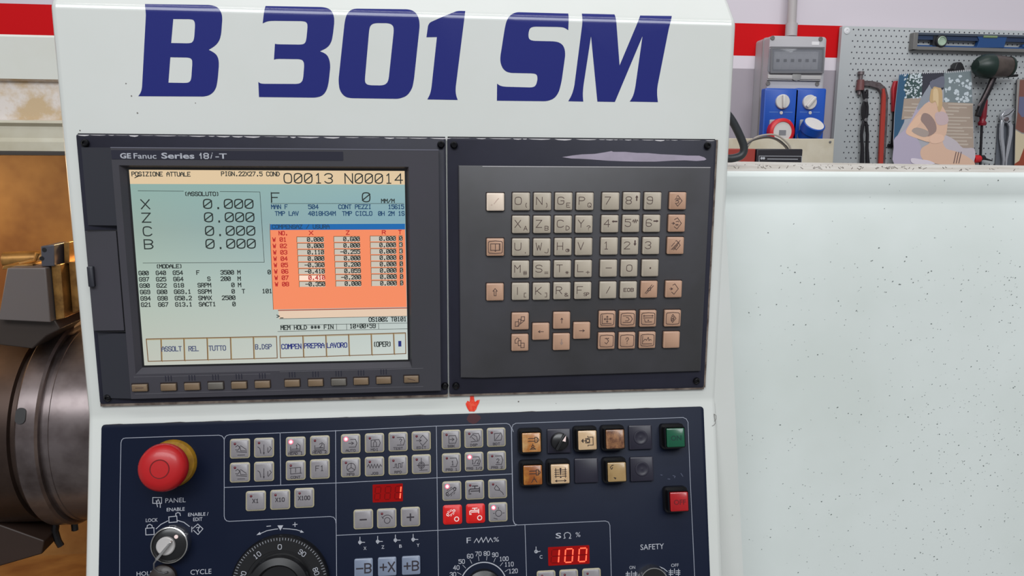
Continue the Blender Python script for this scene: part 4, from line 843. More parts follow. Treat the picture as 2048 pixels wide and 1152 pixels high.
# stop button
ec = op.P(326, 935.5, .0245); eb = (ec[0], ec[1])
es = MB().lathe([(.0125, 0), (.0125, .012), (.0123, .014), (.0001, .014)], 32).build('emergency_stop', M['blk'], op, (eb[0], eb[1], ZP), label='emergency stop button on a yellow collar')
MB().lathe([(.0198, 0), (.0198, .001), (.0185, .0042), (.013, .0042), (.0001, .0042)], 40).build('stop_collar', M['yellow'], es, label='worn yellow collar')
MB().lathe([(.012, .010), (.0178, .0175), (.0190, .019), (.0195, .022), (.0186, .026), (.0165, .029), (.012, .0308), (.0078, .0314), (.0072, .0308), (.0068, .0314), (.0001, .0316)], 48).build('stop_cap', M['estop'], es, label='glossy red mushroom cap')
MB().lathe([(.0075, .0310), (.0075, .03135), (.0070, .03135), (.0070, .0310)], 32, cap=False).build('cap_ring', M['estopr'], es)
# lock key switch with key
kc_ = op.P(*o5(510, 925), ZP+.009)
kw = MB().lathe([(.0150, 0), (.0150, .006), (.0147, .009), (.0139, .0094), (.0136, .0078)], 40, cap=False).build('mode_key_switch', M['chrome'], op, (kc_[0], kc_[1], ZP), label='chrome-ringed key switch with its key in')
MB().lathe([(.0137, 0), (.0137, .008), (.0105, .0095), (.0001, .0095)], 40).build('lock_face', M['dkrub'], kw)
MB().lathe([(.0074, 0), (.0074, .0118), (.0066, .0125), (.0001, .0125)], 32, c=(-.002, 0)).build('lock_barrel', mat('satin_barrel', rgb(190, 186, 184), .4, metal=.35), kw)
MB().lathe([(.0016, .009), (.0016, .0101), (.0001, .0102)], 12, c=(.0058, .0068)).build('index_dot', M['mwht'], kw)
b_ = MB(); b_.prism([(-.0085, -.0088), (-.0066, -.0102), (.0042, .0038), (.0030, .0048)], .0125, .0165); b_.build('inserted_key', M['chrome'], kw, bevel=.0003)
b_ = MB(); b_.tube([(-.0075, -.0092, .0145), (-.0098, -.0125, .0145), (-.0105, -.017, .0125), (-.008, -.021, .0095), (-.004, -.0225, .0075), (-.001, -.0215, .0085)], .0007, 8); b_.build('key_ring', M['steel'], kw)
tg = op.P(*o5(455, 1175), .006); b_ = MB(); b_.lathe([(.011, 0), (.0108, .004), (.008, .006), (.0001, .0065)], 24); b_.build('start_button', mat('dark_cap', rgb(42, 34, 32), .4), op, (tg[0], tg[1], ZP), label='dark round button top beside HOLD')
# handwheel
hc = op.P(*o5(1330, 1213), .006)
hw = MB().lathe([(.0402, 0), (.0402, .005), (.0392, .0065), (.0285, .0068), (.0283, .0062), (.0001, .0062)], 72).build('handwheel', M['dkrub'], op, (hc[0], hc[1], ZP), label='black pulse handwheel with numbered ring')
MB().lathe([(.0255, .006), (.0255, .011), (.0240, .0135), (.0185, .015), (.0165, .0115), (.0001, .010)], 64).build('wheel_hub', M['dkrub'], hw)
b_ = MB()
for k_ in range(100):
    a = 2*math.pi*k_/100; r0 = .0358 if k_ % 10 == 0 else .0366; b_.rib([(r0*math.sin(a), r0*math.cos(a)), (.0386*math.sin(a), .0386*math.cos(a))], .00036, .0068, ext=False)
b_.build('wheel_tick', M['lettr'], hw, smooth=0)
for d in range(10):
    a = math.radians(-36*d); r_off = 0; st = str(d*10 if d else 0); st = {'0': '0', '90': '10', '10': '90', '80': '20', '20': '80'}.get(st, st)
    r_ = .0312; lab = slegend(hw.o if isinstance(hw, T) else hw, st, r_*math.sin(-a), r_*math.cos(a), .0038, M['lettr'], .0069, .0005, .0029*len(st), name='wheel_number', rot=1); lab.rotation_euler.z = a
opl('dial_arrow', [m5([(1180,840),(1230,818),(1290,806),(1312,804)]), m5([(1352,802),(1400,804),(1450,810),(1485,822)]), m5([(1232,785),(1260,782)]), m5([(1425,773),(1455,770)]), m5([(1439,757),(1440,787)])], .0006, 'lettr')
b_ = MB()
for tri in (m5([(1310,778),(1353,777),(1332,816)]), m5([(1155,850),(1180,826),(1188,845)]), m5([(1478,832),(1485,812),(1506,830)])): b_.poly([op.P(*p, ZP) for p in tri], ZP+.0001)
b_.build('arrow_head', M['lettr'], op, smooth=0)
# illuminated push buttons
def base_from(u, v_, h): return op.P(u, v_, h)
M['blkf'] = mat('gloss_black', rgb(9, 8, 11), .28, spec=.35)
_f = MB(); _f.frame(rrpts(0, 0, .0210, .0222, .003), rrpts(0, 0, .0180, .0186, .0016), 0, .006, rrpts(0, 0, .0180, .0186, .0016), .002)
_f.frame(rrpts(0, 0, .0182, .0188, .0018), rrpts(0, 0, .0170, .0174, .0012), .002, .0136, rrpts(0, 0, .0168, .0172, .0010), .010)
fr0 = tmp(_f, M['blkf'])
LENS = {}
BI = {
 'ejA': [[(-.4,.5),(.35,.5)],[(-.4,.2),(.35,.2)],[(.35,.62),(.6,.62),(.6,.05),(.35,.05),(.35,.62)],arc(.6,.33,.18,-90,90,6),circ(.1,-.4,.13,8),[(0,-.55),(-.2,-.7)],[(.2,-.55),(.4,-.7)],[(.1,-.1),(.1,-.27)],[(-.2,-.68),(.4,-.68)]],
 'ejB': [[(-.4,.5),(.35,.5)],[(-.4,.2),(.35,.2)],[(.35,.62),(.6,.62),(.6,.05),(.35,.05),(.35,.62)],arc(.6,.33,.18,-90,90,6),[(.1,-.15),(.1,-.35)],[(-.1,-.6),(.0,-.4),(.2,-.4),(.3,-.6)],[(-.2,-.75),(-.1,-.6)],[(.3,-.6),(.4,-.75)]],
 'out': [[(-.7,0),(-.3,0)],[(-.55,.18),(-.72,0),(-.55,-.18),(-.55,.18)],[(-.25,.25),(.2,.25),(.2,-.25),(-.25,-.25),(-.25,.25)],circ(0,0,.18),[(0,.5),(0,.4),(.6,.4),(.6,-.5),(0,-.5),(0,-.6)]],
 'haz': [[(-.55,.7),(-.55,-.35)],[(.55,.7),(.55,-.35)]]+[[(-.65,y),(-.15,y)] for y in (.5,.27,.04,-.2)]+[[(.15,y),(.65,y)] for y in (.5,.27,.04,-.2)]+[[(-.6,-.7),(.6,-.7)],[(-.45,-.6),(-.6,-.7),(-.45,-.8)],[(.45,-.6),(.6,-.7),(.45,-.8)]],
 'dab': [[(-.6,.8),(-.8,.65),(-.7,.4),(-.6,.45),(-.55,.6)],[(-.6,.85),(-.45,.85)],[(-.4,-.55),(-.2,-.6),(-.25,-.7),(-.4,-.55)]],
}
def pbutton(uv, lens, icon=None, word=None, m2='dink', lab=None, sx=1, flat=False):
    h = .0150; a = base_from(uv[0], uv[1], ZP+h)
    fo = mk('push_button', fr0, op, (a[0]-.0001, a[1]+.0002, ZP), label=lab)
    if lens not in LENS: LENS[lens] = tmp(MB().rr(0, 0, .0160, .0163, .0008, .003, h, bev=.0006), M[lens])
    lo = mk('lens', LENS[lens], fo, (.0001, -.0002, 0)); k = .0077
    if icon:
        L = MB()
        for pl in BI[icon]: L.rib([(x*k+.0004, y*k-.0006) for x, y in pl], .0006, h+.0001)
        if icon == 'haz': L.add([(.0004-.0008, .005, h+.0001), (.0004-.0004, -.0012, h+.0001), (.0004+.0004, -.0012, h+.0001), (.0004+.0008, .005, h+.0001)], [[0, 1, 2, 3]]); L.disc(.0004, -.0028, .0008, h+.0001)
        L.build('legend', M[m2], fo, smooth=0)
    if word: flegend(fo, word, .0004, -.0028, .0045, M[m2], h+.0001, .02)
pbutton(o7(219,226), 'amber', 'ejA', lab='amber square push button with a chuck symbol'); pbutton(o7(228,452), 'amber2', 'ejB', lab='dark amber push button with a chuck symbol')
pbutton(o7(607,210), 'cream', 'out', lab='cream push button with an arrow out symbol'); pbutton(o7(800,203), 'brown', None, lab='push button with a scorched brown cap')
pbutton(o7(418,444), 'cream', 'haz', lab='cream push button with an exclamation mark'); pbutton(o7(812,431), 'tan', 'dab', lab='tan push button with a rubbed symbol')
pbutton(o7(1220,192), 'green', None, 'ON', 'greeni', 'green ON push button'); pbutton(o7(1245,637), 'redl', None, 'OFF', 'redi', 'red OFF push button')
blm = tmp(MB().rr(0, 0, .0208, .0212, .0008, 0, .0032, bev=.0005), M['blank'])
for x, y, rg in [(975, 190, 1), (600, 420, 0), (985, 410, 1)]:
    u, v_ = o7(x, y); a = op.P(u, v_, ZP+.003); bo_ = mk('blank_cover', blm, op, (a[0], a[1], ZP))
    if rg: MB().lathe([(.0066, .003), (.0062, .0036), (.0052, .0038), (.0044, .0034), (.0018, .0032), (.0001, .0034)], 28, cap=False).build('pressed_ring', M['blank'], bo_)
u, v_ = o7(410, 215); a = op.P(u, v_, ZP+.003); bo_ = mk('selector_switch', blm, op, (a[0], a[1], ZP), label='black rotary selector with white pointer')
a2 = (0, -.0002)
MB().lathe([(.0078, .003), (.0076, .008), (.0066, .0088), (.0001, .0088)], 32).build('selector_knob', M['dkrub'], bo_)
g = MB(); g.prism([(-.0052, -.006), (-.0028, -.0072), (.0052, .0056), (.0030, .0072)], .0085, .013, bev=.0); g.build('selector_grip', M['dkrub'], bo_, bevel=.0005)
MB().add([(.0012, .0012, .0132), (.0040, .0004, .0132), (.0046, .0058, .0132)], [[0, 1, 2]]).build('pointer_mark', M['mwht'], bo_, smooth=0)
b_ = MB()
for pl in m7([(1115,450),(1125,452)]), m7([(1165,478),(1178,480)]), m7([(1200,455),(1215,460),(1210,470)]), m7([(1255,440),(1268,460)]): b_.rib([op.P(*p, ZP) for p in pl], .0006, ZP+.0001)
b_.build('scratch_mark', mat('dull', rgb(70, 76, 96), .6), op, smooth=0)
sb_ = MB()
for pl_ in ([(1428, 828), (1432, 831), (1432, 838), (1429, 842)], [(1428, 828), (1429, 836), (1431, 846), (1428, 850), (1424, 852)]): sb_.rib([FL.uv(*p) for p in pl_], .0004, .0003)
so_ = sb_.build('scribble', mat('scribble_ink', rgb(92, 88, 84), .6), None, smooth=0); so_.parent = cabinet.o; so_.matrix_basis = cabinet.F.mat(cabinet.a, cabinet.b).inverted() @ FL.mat()
rs_ = [(780+x*.166, 680+y*.166) for x, y in [(960,885),(1030,885),(1085,915),(1095,945),(1070,975),(1040,1000),(1000,1012),(950,990),(925,960),(930,930)]]
MB().poly([op.P(*p, ZP) for p in rs_][::-1], ZP+.00008).build('red_smear', M['redsmear'], op, smooth=0, label='dark red marker smear on the navy film')

# ================================================================== MACHINE COVER (right)
YD = .125
FD = FY(YD)
door = T('machine_cover', 'large pale grey-green lathe cover speckled with metal chips on the right', 'machine cover', Frame((.9, YD+.2, ZF), (1, 0, 0), (0, 1, 0)))
def dz(v, y): return FY(y).uv(1700, v)[1]
z1 = dz(345, YD); prof = []
prof = [(YD-.002, z1+.001), (YD-.007, z1-.001), (YD-.009, z1-.005)]
zb = dz(398, YD); prof += [(YD-.004, zb+.006), (YD-.0035, zb), (YD-.005, zb-.006), (YD-.012, zb-.03), (YD-.022, dz(600, YD-.02)), (YD-.022, ZF+.01), (YD+.3, ZF+.01)]
xa, xb = .2785, 1.6
back_l, back_r = FY(.85).uv(1461, 321)[1], FY(.35).uv(2048, 339)[1]
prof2 = prof
n = len(prof)
v = [(x-.9, y-YD-.2, z-ZF) for x in (xa, xb) for y, z in prof]
f = [[i, i+1, n+i+1, n+i] for i in range(n-1)]
MB().add(v, f).build('cover_sheet', M['door'], door, smooth=60)
L = [(xa, prof[0][0], prof[0][1]), (xb, prof[0][0], prof[0][1]), (xb, .36, back_r+.0005), (FY(.36).uv(2048, 339)[0], .36, back_r), (FY(.85).uv(1461, 321)[0]-.3, .85, back_l), (xa, .5, back_l)]
v = [(x-.9, y-YD-.2, z-ZF) for x, y, z in L]+[(x-.9, y-YD-.2, z-ZF-.02) for x, y, z in L]; k = len(L)
MB().add(v, [list(range(k)), [k+i for i in range(k)][::-1]]+[[i, k+i, k+(i+1) % k, (i+1) % k] for i in range(k)]).build('top_ledge', M['ledge'], door, smooth=0)
MB().box((.32-.9, .9-YD-.2, .02-ZF), (1.25-.9, 1.62-YD-.2, FY(1.35).uv(1560, 345)[1]-.003-ZF)).build('rear_deck', M['ledge'], door, smooth=0)
# speckles: stuck metal chips
b_ = MB()
def dsurf(z):      # y of the face at height z
    for (ya, za), (yb_, zb_) in zip(prof[:-1], prof[1:]):
        if zb_ <= z <= za: return ya+(yb_-ya)*(za-z)/(za-zb_) if za != zb_ else ya
    return YD
cnt = 0
while cnt < 900:
    u = random.uniform(1490, 2046); v_ = random.uniform(352, 1150)
    p = .15+.85*((u-1480)/560)**1.3*(.25+.75*min(1, (v_-350)/500)) 
    if v_ < 520: p *= .35
    if random.random() > p: continue
    cnt += 1; a, z_ = FD.uv(u, v_); y_ = dsurf(z_); a, z_ = FY(y_).uv(u, v_)
    r = random.choice([.0002, .0003, .0003, .00035, .0005])*random.uniform(.7, 1.2); th = random.uniform(-.8, .8); el_ = random.uniform(1, 2)
    q = []
    for k_ in range(5):
        t = k_*1.2566+random.uniform(-.2, .2); dx, dy = math.cos(t)*r*el_, math.sin(t)*r; q.append((a+dx*math.cos(th)-dy*math.sin(th)-.9, y_-.0003-YD-.2, z_+dx*math.sin(th)+dy*math.cos(th)-ZF))
    b_.add(q, [[0, 1, 2, 3, 4]])
b_.build('metal_speckles', mat('speck', rgb(84, 92, 90), .6), door, kind='stuff', smooth=0)
# curled chips on the ledge
b_ = MB()
for k_ in range(120):
    u = random.uniform(1462, 1800 if k_ < 70 else 2040); t = random.random(); x = None
    y_ = YD+.02+t*.3*(1 if u < 1750 else .4); x = FY(y_).uv(u, 335)[0]
    tt = (y_-prof[0][0]); zz = prof[0][1]+tt*(back_l-prof[0][1])/.7+.0012
    if u > 1900: zz = prof[0][1]+tt*(back_r-prof[0][1])/.22+.001
    s = random.uniform(.0015, .0055); a = random.uniform(0, 6.28); c_ = random.uniform(-1, 1)
    pth = [Vector((x-.9+s*(i/3-.5)*math.cos(a)-s*c_*.5*(i/3)**2*math.sin(a), y_-YD-.2+s*(i/3-.5)*math.sin(a)+s*c_*.5*(i/3)**2*math.cos(a), zz-ZF+.0006*i)) for i in range(4)]
    b_.tube(pth, .00032, 4)
b_.build('curled_chips', mat('chip_dark', rgb(70, 60, 52), .5), door, kind='stuff', smooth=0)

# ================================================================== LEFT: MACHINE ENCLOSURE
en = T('machine_enclosure', 'oil-stained beige lathe enclosure with a warm-lit inside behind the cabinet', 'machine enclosure', Frame((-.7, .7, ZF), (1, 0, 0), (0, 1, 0)))
def ev(v_, y, u=60): return FY(y).uv(u, v_)[1]
YE = .45
st_m = mat('stained_beige', rgb(186, 162, 128), .55, noise=1, nscale=34, col2=rgb(206, 198, 192), lo=.4, hi=.6, bump=.2)
bp = [(YE+.25, ev(69, YE)), (YE+.004, ev(69, YE)), (YE, ev(74, YE)), (YE, ev(158, YE))]
def exl(name, pr_, m, x0=-1.6, x1=-.2, smooth=30):
    n = len(pr_); v = [(x+.7, y-.7, z-ZF) for x in (x0, x1) for y, z in pr_]; f = [[i, i+1, n+i+1, n+i] for i in range(n-1)]
    return MB().add(v, f).build(name, m, en, smooth=smooth)
exl('upper_panel', bp, mat('frame_white', rgb(202, 203, 196), .45, noise=.4, nscale=6, col2=rgb(190, 188, 172)))
exl('stained_rail', [(YE, ev(158, YE)), (YE+.008, ev(162, YE)), (YE+.008, ev(238, YE)), (YE-.004, ev(241, YE-.004))], st_m)
exl('lower_rail', [(YE-.004, ev(241, YE-.004)), (YE-.008, ev(246, YE-.008)), (YE-.003, ev(253, YE)), (YE-.003, ev(276, YE)), (YE-.007, ev(284, YE)), (YE-.007, ev(302, YE))], mat('rail_beige', rgb(186, 182, 166), .5, noise=.6, nscale=12, col2=rgb(160, 150, 124)))
exl('door_seal', [(YE-.007, ev(302, YE)), (YE-.009, ev(305, YE)), (YE-.009, ev(310, YE)), (YE+.03, ev(311, YE)), (YE+.03, ev(300, YE)), (YE+.03, ev(250, YE))], mat('seal_dark', rgb(50, 45, 42), .6))
rust = mat('oily_orange_sheet', rgb(156, 124, 76), .5, noise=1, nscale=6, col2=rgb(112, 76, 40), lo=.35, hi=.65)
YB = 1.05
exl('inner_back_sheet', [(YE+.03, ev(300, YE)+.02), (YB-.05, ev(300, YE)+.05), (YB, ev(300, YE)), (YB, -1.0)], rust, -1.8, -.2)
exl('chip_tray', [(YB, -.80), (.75, -.74), (.40, -.56), (.34, -.60), (.34, -1.3)], rust, -1.8, -.2)
MB().add([(-1.1, -.25, z-ZF) if k_ == 0 else (x, y, z-ZF) for k_, (x, y, z) in enumerate([(-1.1, -.25, .5), (-1.1, .4, .5), (-1.1, .4, -1.3), (-1.1, -.25, -1.3)])], [[0, 1, 2, 3]]).build('inner_side_sheet', rust, en, smooth=0)
MB().add([(.43, -.06, .095-ZF), (.43, .4, .095-ZF), (.43, .4, -1.3-ZF), (.43, -.06, -1.3-ZF)], [[0, 1, 2, 3]]).build('inner_side_sheet', rust, en, smooth=0)
# warm work lamp inside the enclosure
l = bpy.data.lights.new('enclosure_work_lamp', 'AREA'); l.shape = 'RECTANGLE'; l.size = .6; l.size_y = .25; l.energy = 3.4; l.color = (1, .62, .28)
lo = bpy.data.objects.new('enclosure_work_lamp', l); COL.objects.link(lo); lo.location = (-1.0, .62, .07); lo.rotation_euler = (Vector((-.75, .80, -.35))-Vector(lo.location)).to_track_quat('-Z', 'Y').to_euler()

l = bpy.data.lights.new('warm_fill_light', 'AREA'); l.shape = 'DISK'; l.size = .08; l.energy = 2.6; l.color = (1, .66, .3)  # added second warm light, hidden by the cabinet, to brighten the steel parts
lo = bpy.data.objects.new('warm_fill_light', l); COL.objects.link(lo); lo.location = (-.37, .66, .08); lo.rotation_euler = (Vector((-.58, .50, -.2))-Vector(lo.location)).to_track_quat('-Z', 'Y').to_euler()
# chuck drum
YC = .55; ZCh = FY(YC).uv(100, 843)[1]
ch = T('spindle_chuck', 'big round dark steel chuck drum below the tool block on the left', 'chuck', Frame((-.45, YC, ZCh), (0, 1, 0), (0, 0, 1)))   # local z = +X
dst = mat('dark_steel', rgb(124, 114, 114), .3, metal=.75, noise=.7, nscale=14, col2=rgb(66, 54, 52), bump=.05)
def xx(u, y): return FY(y).uv(u, 840)[0]+.45
xd1 = xx(66, YC-.155); xd0 = xx(19, YC-.155)
MB().lathe([(.13, xd0), (.152, xd0), (.155, xd0+.003), (.155, xd1-.003), (.152, xd1), (.12, xd1)], 96).build('chuck_disc', dst, ch)
MB().lathe([(.146, xd1), (.146, xd1+.006), (.1495, xd1+.007), (.1495, xd1+.012), (.1485, xd1+.0125), (.1485, .30), (.12, .30)], 96).build('chuck_drum', dst, ch)
MB().lathe([(.10, xd0-.25), (.148, xd0-.25), (.148, xd0-.012), (.143, xd0-.010), (.143, xd0)], 96).build('chuck_rear', mat('darker_steel', rgb(70, 56, 50), .4, metal=.7, noise=.6, nscale=20), ch)
for a in (22, 82, 150):   # slots in the disc rim
    t = math.radians(a); sl = MB()
    xs = (xd0+xd1)/2-.006
    for i in range(1): sl.prism(rrpts(0, 0, .022, .013, .0062, 5), -.001, .0012)
    o = sl.build('rim_slot', M['blk'], ch)
    # rim normal points to -Y (viewer side) rotated upward by a
    nrm = Vector((-math.cos(t), math.sin(t), 0)); tan = Vector((math.sin(t), math.cos(t), 0)); ax = Vector((0, 0, 1))
    o.matrix_local = Matrix(((tan.x, ax.x, nrm.x, nrm.x*.1552), (tan.y, ax.y, nrm.y, nrm.y*.1552), (tan.z, ax.z, nrm.z, xs), (0, 0, 0, 1)))
# tool block above the drum
YT = .42
FT = FY(YT)
tbk = T('tool_block', 'wedge-shaped grey steel tool block standing on the chuck drum', 'tool holder', FT, -.55, -.13)
gst = mat('ground_steel', rgb(98, 91, 90), .5, metal=.15, noise=.5, nscale=30, col2=rgb(100, 92, 88)); gold = mat('warm_lit_steel', rgb(164, 122, 66), .35, metal=.6, noise=.8, nscale=40, col2=rgb(96, 66, 34))  # gold tone has the warm lamp light painted into the steel
def solid(name, l, z0, z1, m, par, bev=.0015, dx=0, dy=0):
    b_ = MB(); b_.prism([(p[0]+0, p[1]) for p in pts(par, l)][::-1], z0, z1); return b_.build(name, m, par, smooth=30, bevel=bev)
solid('block_body', [(14,536),(91,536),(101,645),(-4,640)], -.11, 0, gst, tbk)
solid('jaw_base', [(-12,639),(101,644),(112,662),(84,676),(55,702),(-12,694)], -.12, -.012, mat('jaw_dark', rgb(62, 54, 50), .45, metal=.4), tbk)
solid('side_plate', [(93,533),(112,531),(121,640),(103,644)], -.10, -.012, gold, tbk, .001)
cp = solid('clamp_plate', [(116,530),(140,528),(150,625),(124,636)], -.12, -.03, gold, tbk, .001)
cl_ = solid('clamp_block', [(75,494),(102,491),(103,534),(77,535)], -.06, -.008, mat('blue_steel', rgb(84, 84, 92), .4, metal=.5), tbk, .001)
b_ = MB(); 
for u, v_ in ((88, 500), (83, 517)):
    a = tbk.P(u, v_, -.007); b_.lathe([(.003, -.009), (.003, -.0075), (.0001, -.0075)], 12, c=a)
b_.build('bolt_holes', M['blk'], tbk)
solid('tool_shank', [(106,489),(117,489),(118,533),(107,533)], -.07, -.03, gold, tbk, .0008)
for i, v_ in enumerate((547, 557, 567, 588, 597)):
    a = tbk.P(124, v_, -.028); MB().lathe([(.0035, -.030), (.0035, -.026), (.0028, -.0248), (.0001, -.0246)], 12, c=a).build('clamp_screw', M['steel'], tbk)
a = [tbk.P(10, 517, -.09), tbk.P(150, 512, -.09)]
MB().tube([(a[0][0], a[0][1]-.002, -.09), (a[1][0], a[1][1]-.002, -.09)], .0115, 20).build('turning_bar', gold, tbk)
# tool lying on the block
b_ = MB(); a = tbk.P(55, 532, -.03); b_.prism([(a[0]-.028, a[1]-.003), (a[0]+.012, a[1]-.003), (a[0]+.012, a[1]+.004), (a[0]-.026, a[1]+.002)], -.06, -.02); b_.build('base_shim', gold, tbk, bevel=.0008)
b_ = MB(); a = tbk.P(64, 527, -.03); b_.tube([(a[0]-.018, a[1]-.001, -.035), (a[0]+.002, a[1]+.004, -.035), (a[0]+.006, a[1]+.014, -.035)], .003, 8); b_.build('clamp_lever', gold, tbk)
# bracket under the drum
br = T('coolant_bracket', 'dark bent bracket under the chuck drum', 'bracket', FY(.50), -.62, -.5)
b_ = MB(); b_.prism(pts(br, [(-60,1160),(-60,1040),(20,1030),(108,1062),(104,1088),(0,1118)]), -.02, .03); b_.build('bracket_arm', mat('bracket_dark', rgb(48, 34, 28), .5), br, bevel=.002)
pth = [br.P(u, v_, 0) for u, v_ in [(150,1060),(148,1040),(140,1032),(125,1030),(112,1040),(110,1062),(116,1082),(122,1092)]]
b_ = MB(); b_.tube([(x, y, 0) for x, y in pth], .005, 8); b_.build('hose_end', M['blk'], br)

# ================================================================== BACK WALL THINGS
def wt(name, label, cat, u, v, group=None, h=0):
    F = FY(WALL_Y-h) if h else FW; a, b = F.uv(u, v); return T(name, label, cat, F, a, b, group)
PXM = 1.0/FPX*2.84
cdt = wt('conduit_pipe', 'grey plastic conduit rising up the wall from the socket box', 'pipe', 1582, 60, h=.05)
pA = cdt.P(1582, 70); pB = cdt.P(1581.5, -60)
gpl = mat('grey_pvc', rgb(178, 172, 172), .5)
MB().tube([(pA[0], pA[1], 0), (pB[0], pB[1]+.6, 0)], .0165, 16).build('pipe', gpl, cdt)
MB().tube([(pA[0], pA[1]-.004, 0), (pA[0], cdt.P(1582, 47)[1], 0)], .0215, 16).build('coupling', gpl, cdt)
# socket enclosure
HB = .12
sb = wt('socket_box', 'grey wall socket box with a clear breaker window and two blue outlets', 'socket box', 1585, 150, h=.002)
def sp_(u, v): return sb.P(u, v, HB)
q = [sp_(1538, 71), sp_(1649, 73), sp_(1643, 290), sp_(1527, 290)]
bx0, bx1, by1 = (q[0][0]+q[3][0])/2+.003, (q[1][0]+q[2][0])/2, q[0][1]; by0 = sp_(1580, 420)[1]
MB().rr((bx0+bx1)/2, (by0+by1)/2, bx1-bx0, by1-by0, .012, 0, HB, bev=.004).build('box_body', mat('box_grey', rgb(176, 174, 178), .5), sb)
b_ = MB(); b_.rr((bx0+bx1)/2-.001, (by0+by1)/2, bx1-bx0+.004, by1-by0+.003, .013, .062, .068); b_.build('box_seam', mat('seam', rgb(150, 147, 148), .5), sb)
def srr(name, u0, v0, u1, v1, z0, z1, m, par=sb, r=.004, bev=.001, P=None, parent=None):
    P = P or (lambda u, v: par.P(u, v, z1)); a = P(u0, v0); b2 = P(u1, v1); return MB().rr((a[0]+b2[0])/2, (a[1]+b2[1])/2, abs(b2[0]-a[0]), abs(a[1]-b2[1]), r, z0, z1, bev=bev).build(name, m, parent or par)
srr('window_back', 1541, 97, 1644, 145, HB-.002, HB+.001, mat('inner_dark', rgb(92, 92, 98), .5))
for i in range(6): srr('breaker', 1549+i*14.6, 103, 1562+i*14.6, 139, HB, HB+.004, mat('breaker_white', rgb(206, 206, 210), .5) if i == 0 else bpy.data.materials['breaker_white'], r=.002)
for i in range(6): srr('breaker_toggle', 1553+i*14.6, 118, 1559+i*14.6, 124, HB+.004, HB+.006, bpy.data.materials['inner_dark'], r=.001, bev=0)
gls = mat('smoked_window', rgb(150, 152, 160), .08, alpha=.42)
srr('breaker_window', 1539, 94, 1645, 146, HB+.006, HB+.012, gls, r=.006)
b_ = MB(); o1 = [sp_(1539, 94), sp_(1646, 95), sp_(1644, 147), sp_(1538, 147)]; i1 = [(p[0]+dx*.006, p[1]+dy*.006) for p, (dx, dy) in zip(o1, [(1, -1), (-1, -1), (-1, 1), (1, 1)])]
b_.frame([o1[3], o1[2], o1[1], o1[0]], [i1[3], i1[2], i1[1], i1[0]], HB, HB+.013); b_.build('window_frame', mat('frame_grey', rgb(112, 112, 116), .5), sb, smooth=0)
srr('label_strip', 1537, 149, 1642, 159, HB-.002, HB+.005, mat('strip_cream', rgb(196, 192, 190), .5), r=.002)
srr('strip_rim', 1535, 160, 1641, 162.5, HB-.002, HB+.006, mat('rim_g', rgb(124, 122, 122), .5), r=.001, bev=0)
ft_ = MB(); a = sp_(1592, 152.5); ft_.lathe([(.018, HB+.005), (.016, HB+.0065), (.0001, HB+.0068)], 16, c=a, cap=False); ft_.build('window_catch', mat('catch_g', rgb(160, 158, 156), .5), sb)
srr('sticker', 1624, 83, 1638, 90, HB, HB+.0006, mat('sticker_white', rgb(230, 228, 230), .5), r=.001, bev=0)
for u, v_ in ((1545, 76), (1641, 78), (1536, 167), (1634, 168)):
    a = sp_(u, v_); MB().lathe([(.008, HB-.002), (.008, HB+.002), (.003, HB+.003), (.0001, HB+.0015)], 14, c=a).build('cover_screw', mat('screw_grey', rgb(110, 106, 104), .4) if u == 1545 else bpy.data.materials['screw_grey'], sb)
blu = mat('socket_blue', rgb(20, 78, 176), .4); dialw = mat('dial_white', rgb(210, 206, 202), .45)
HS = HB+.03
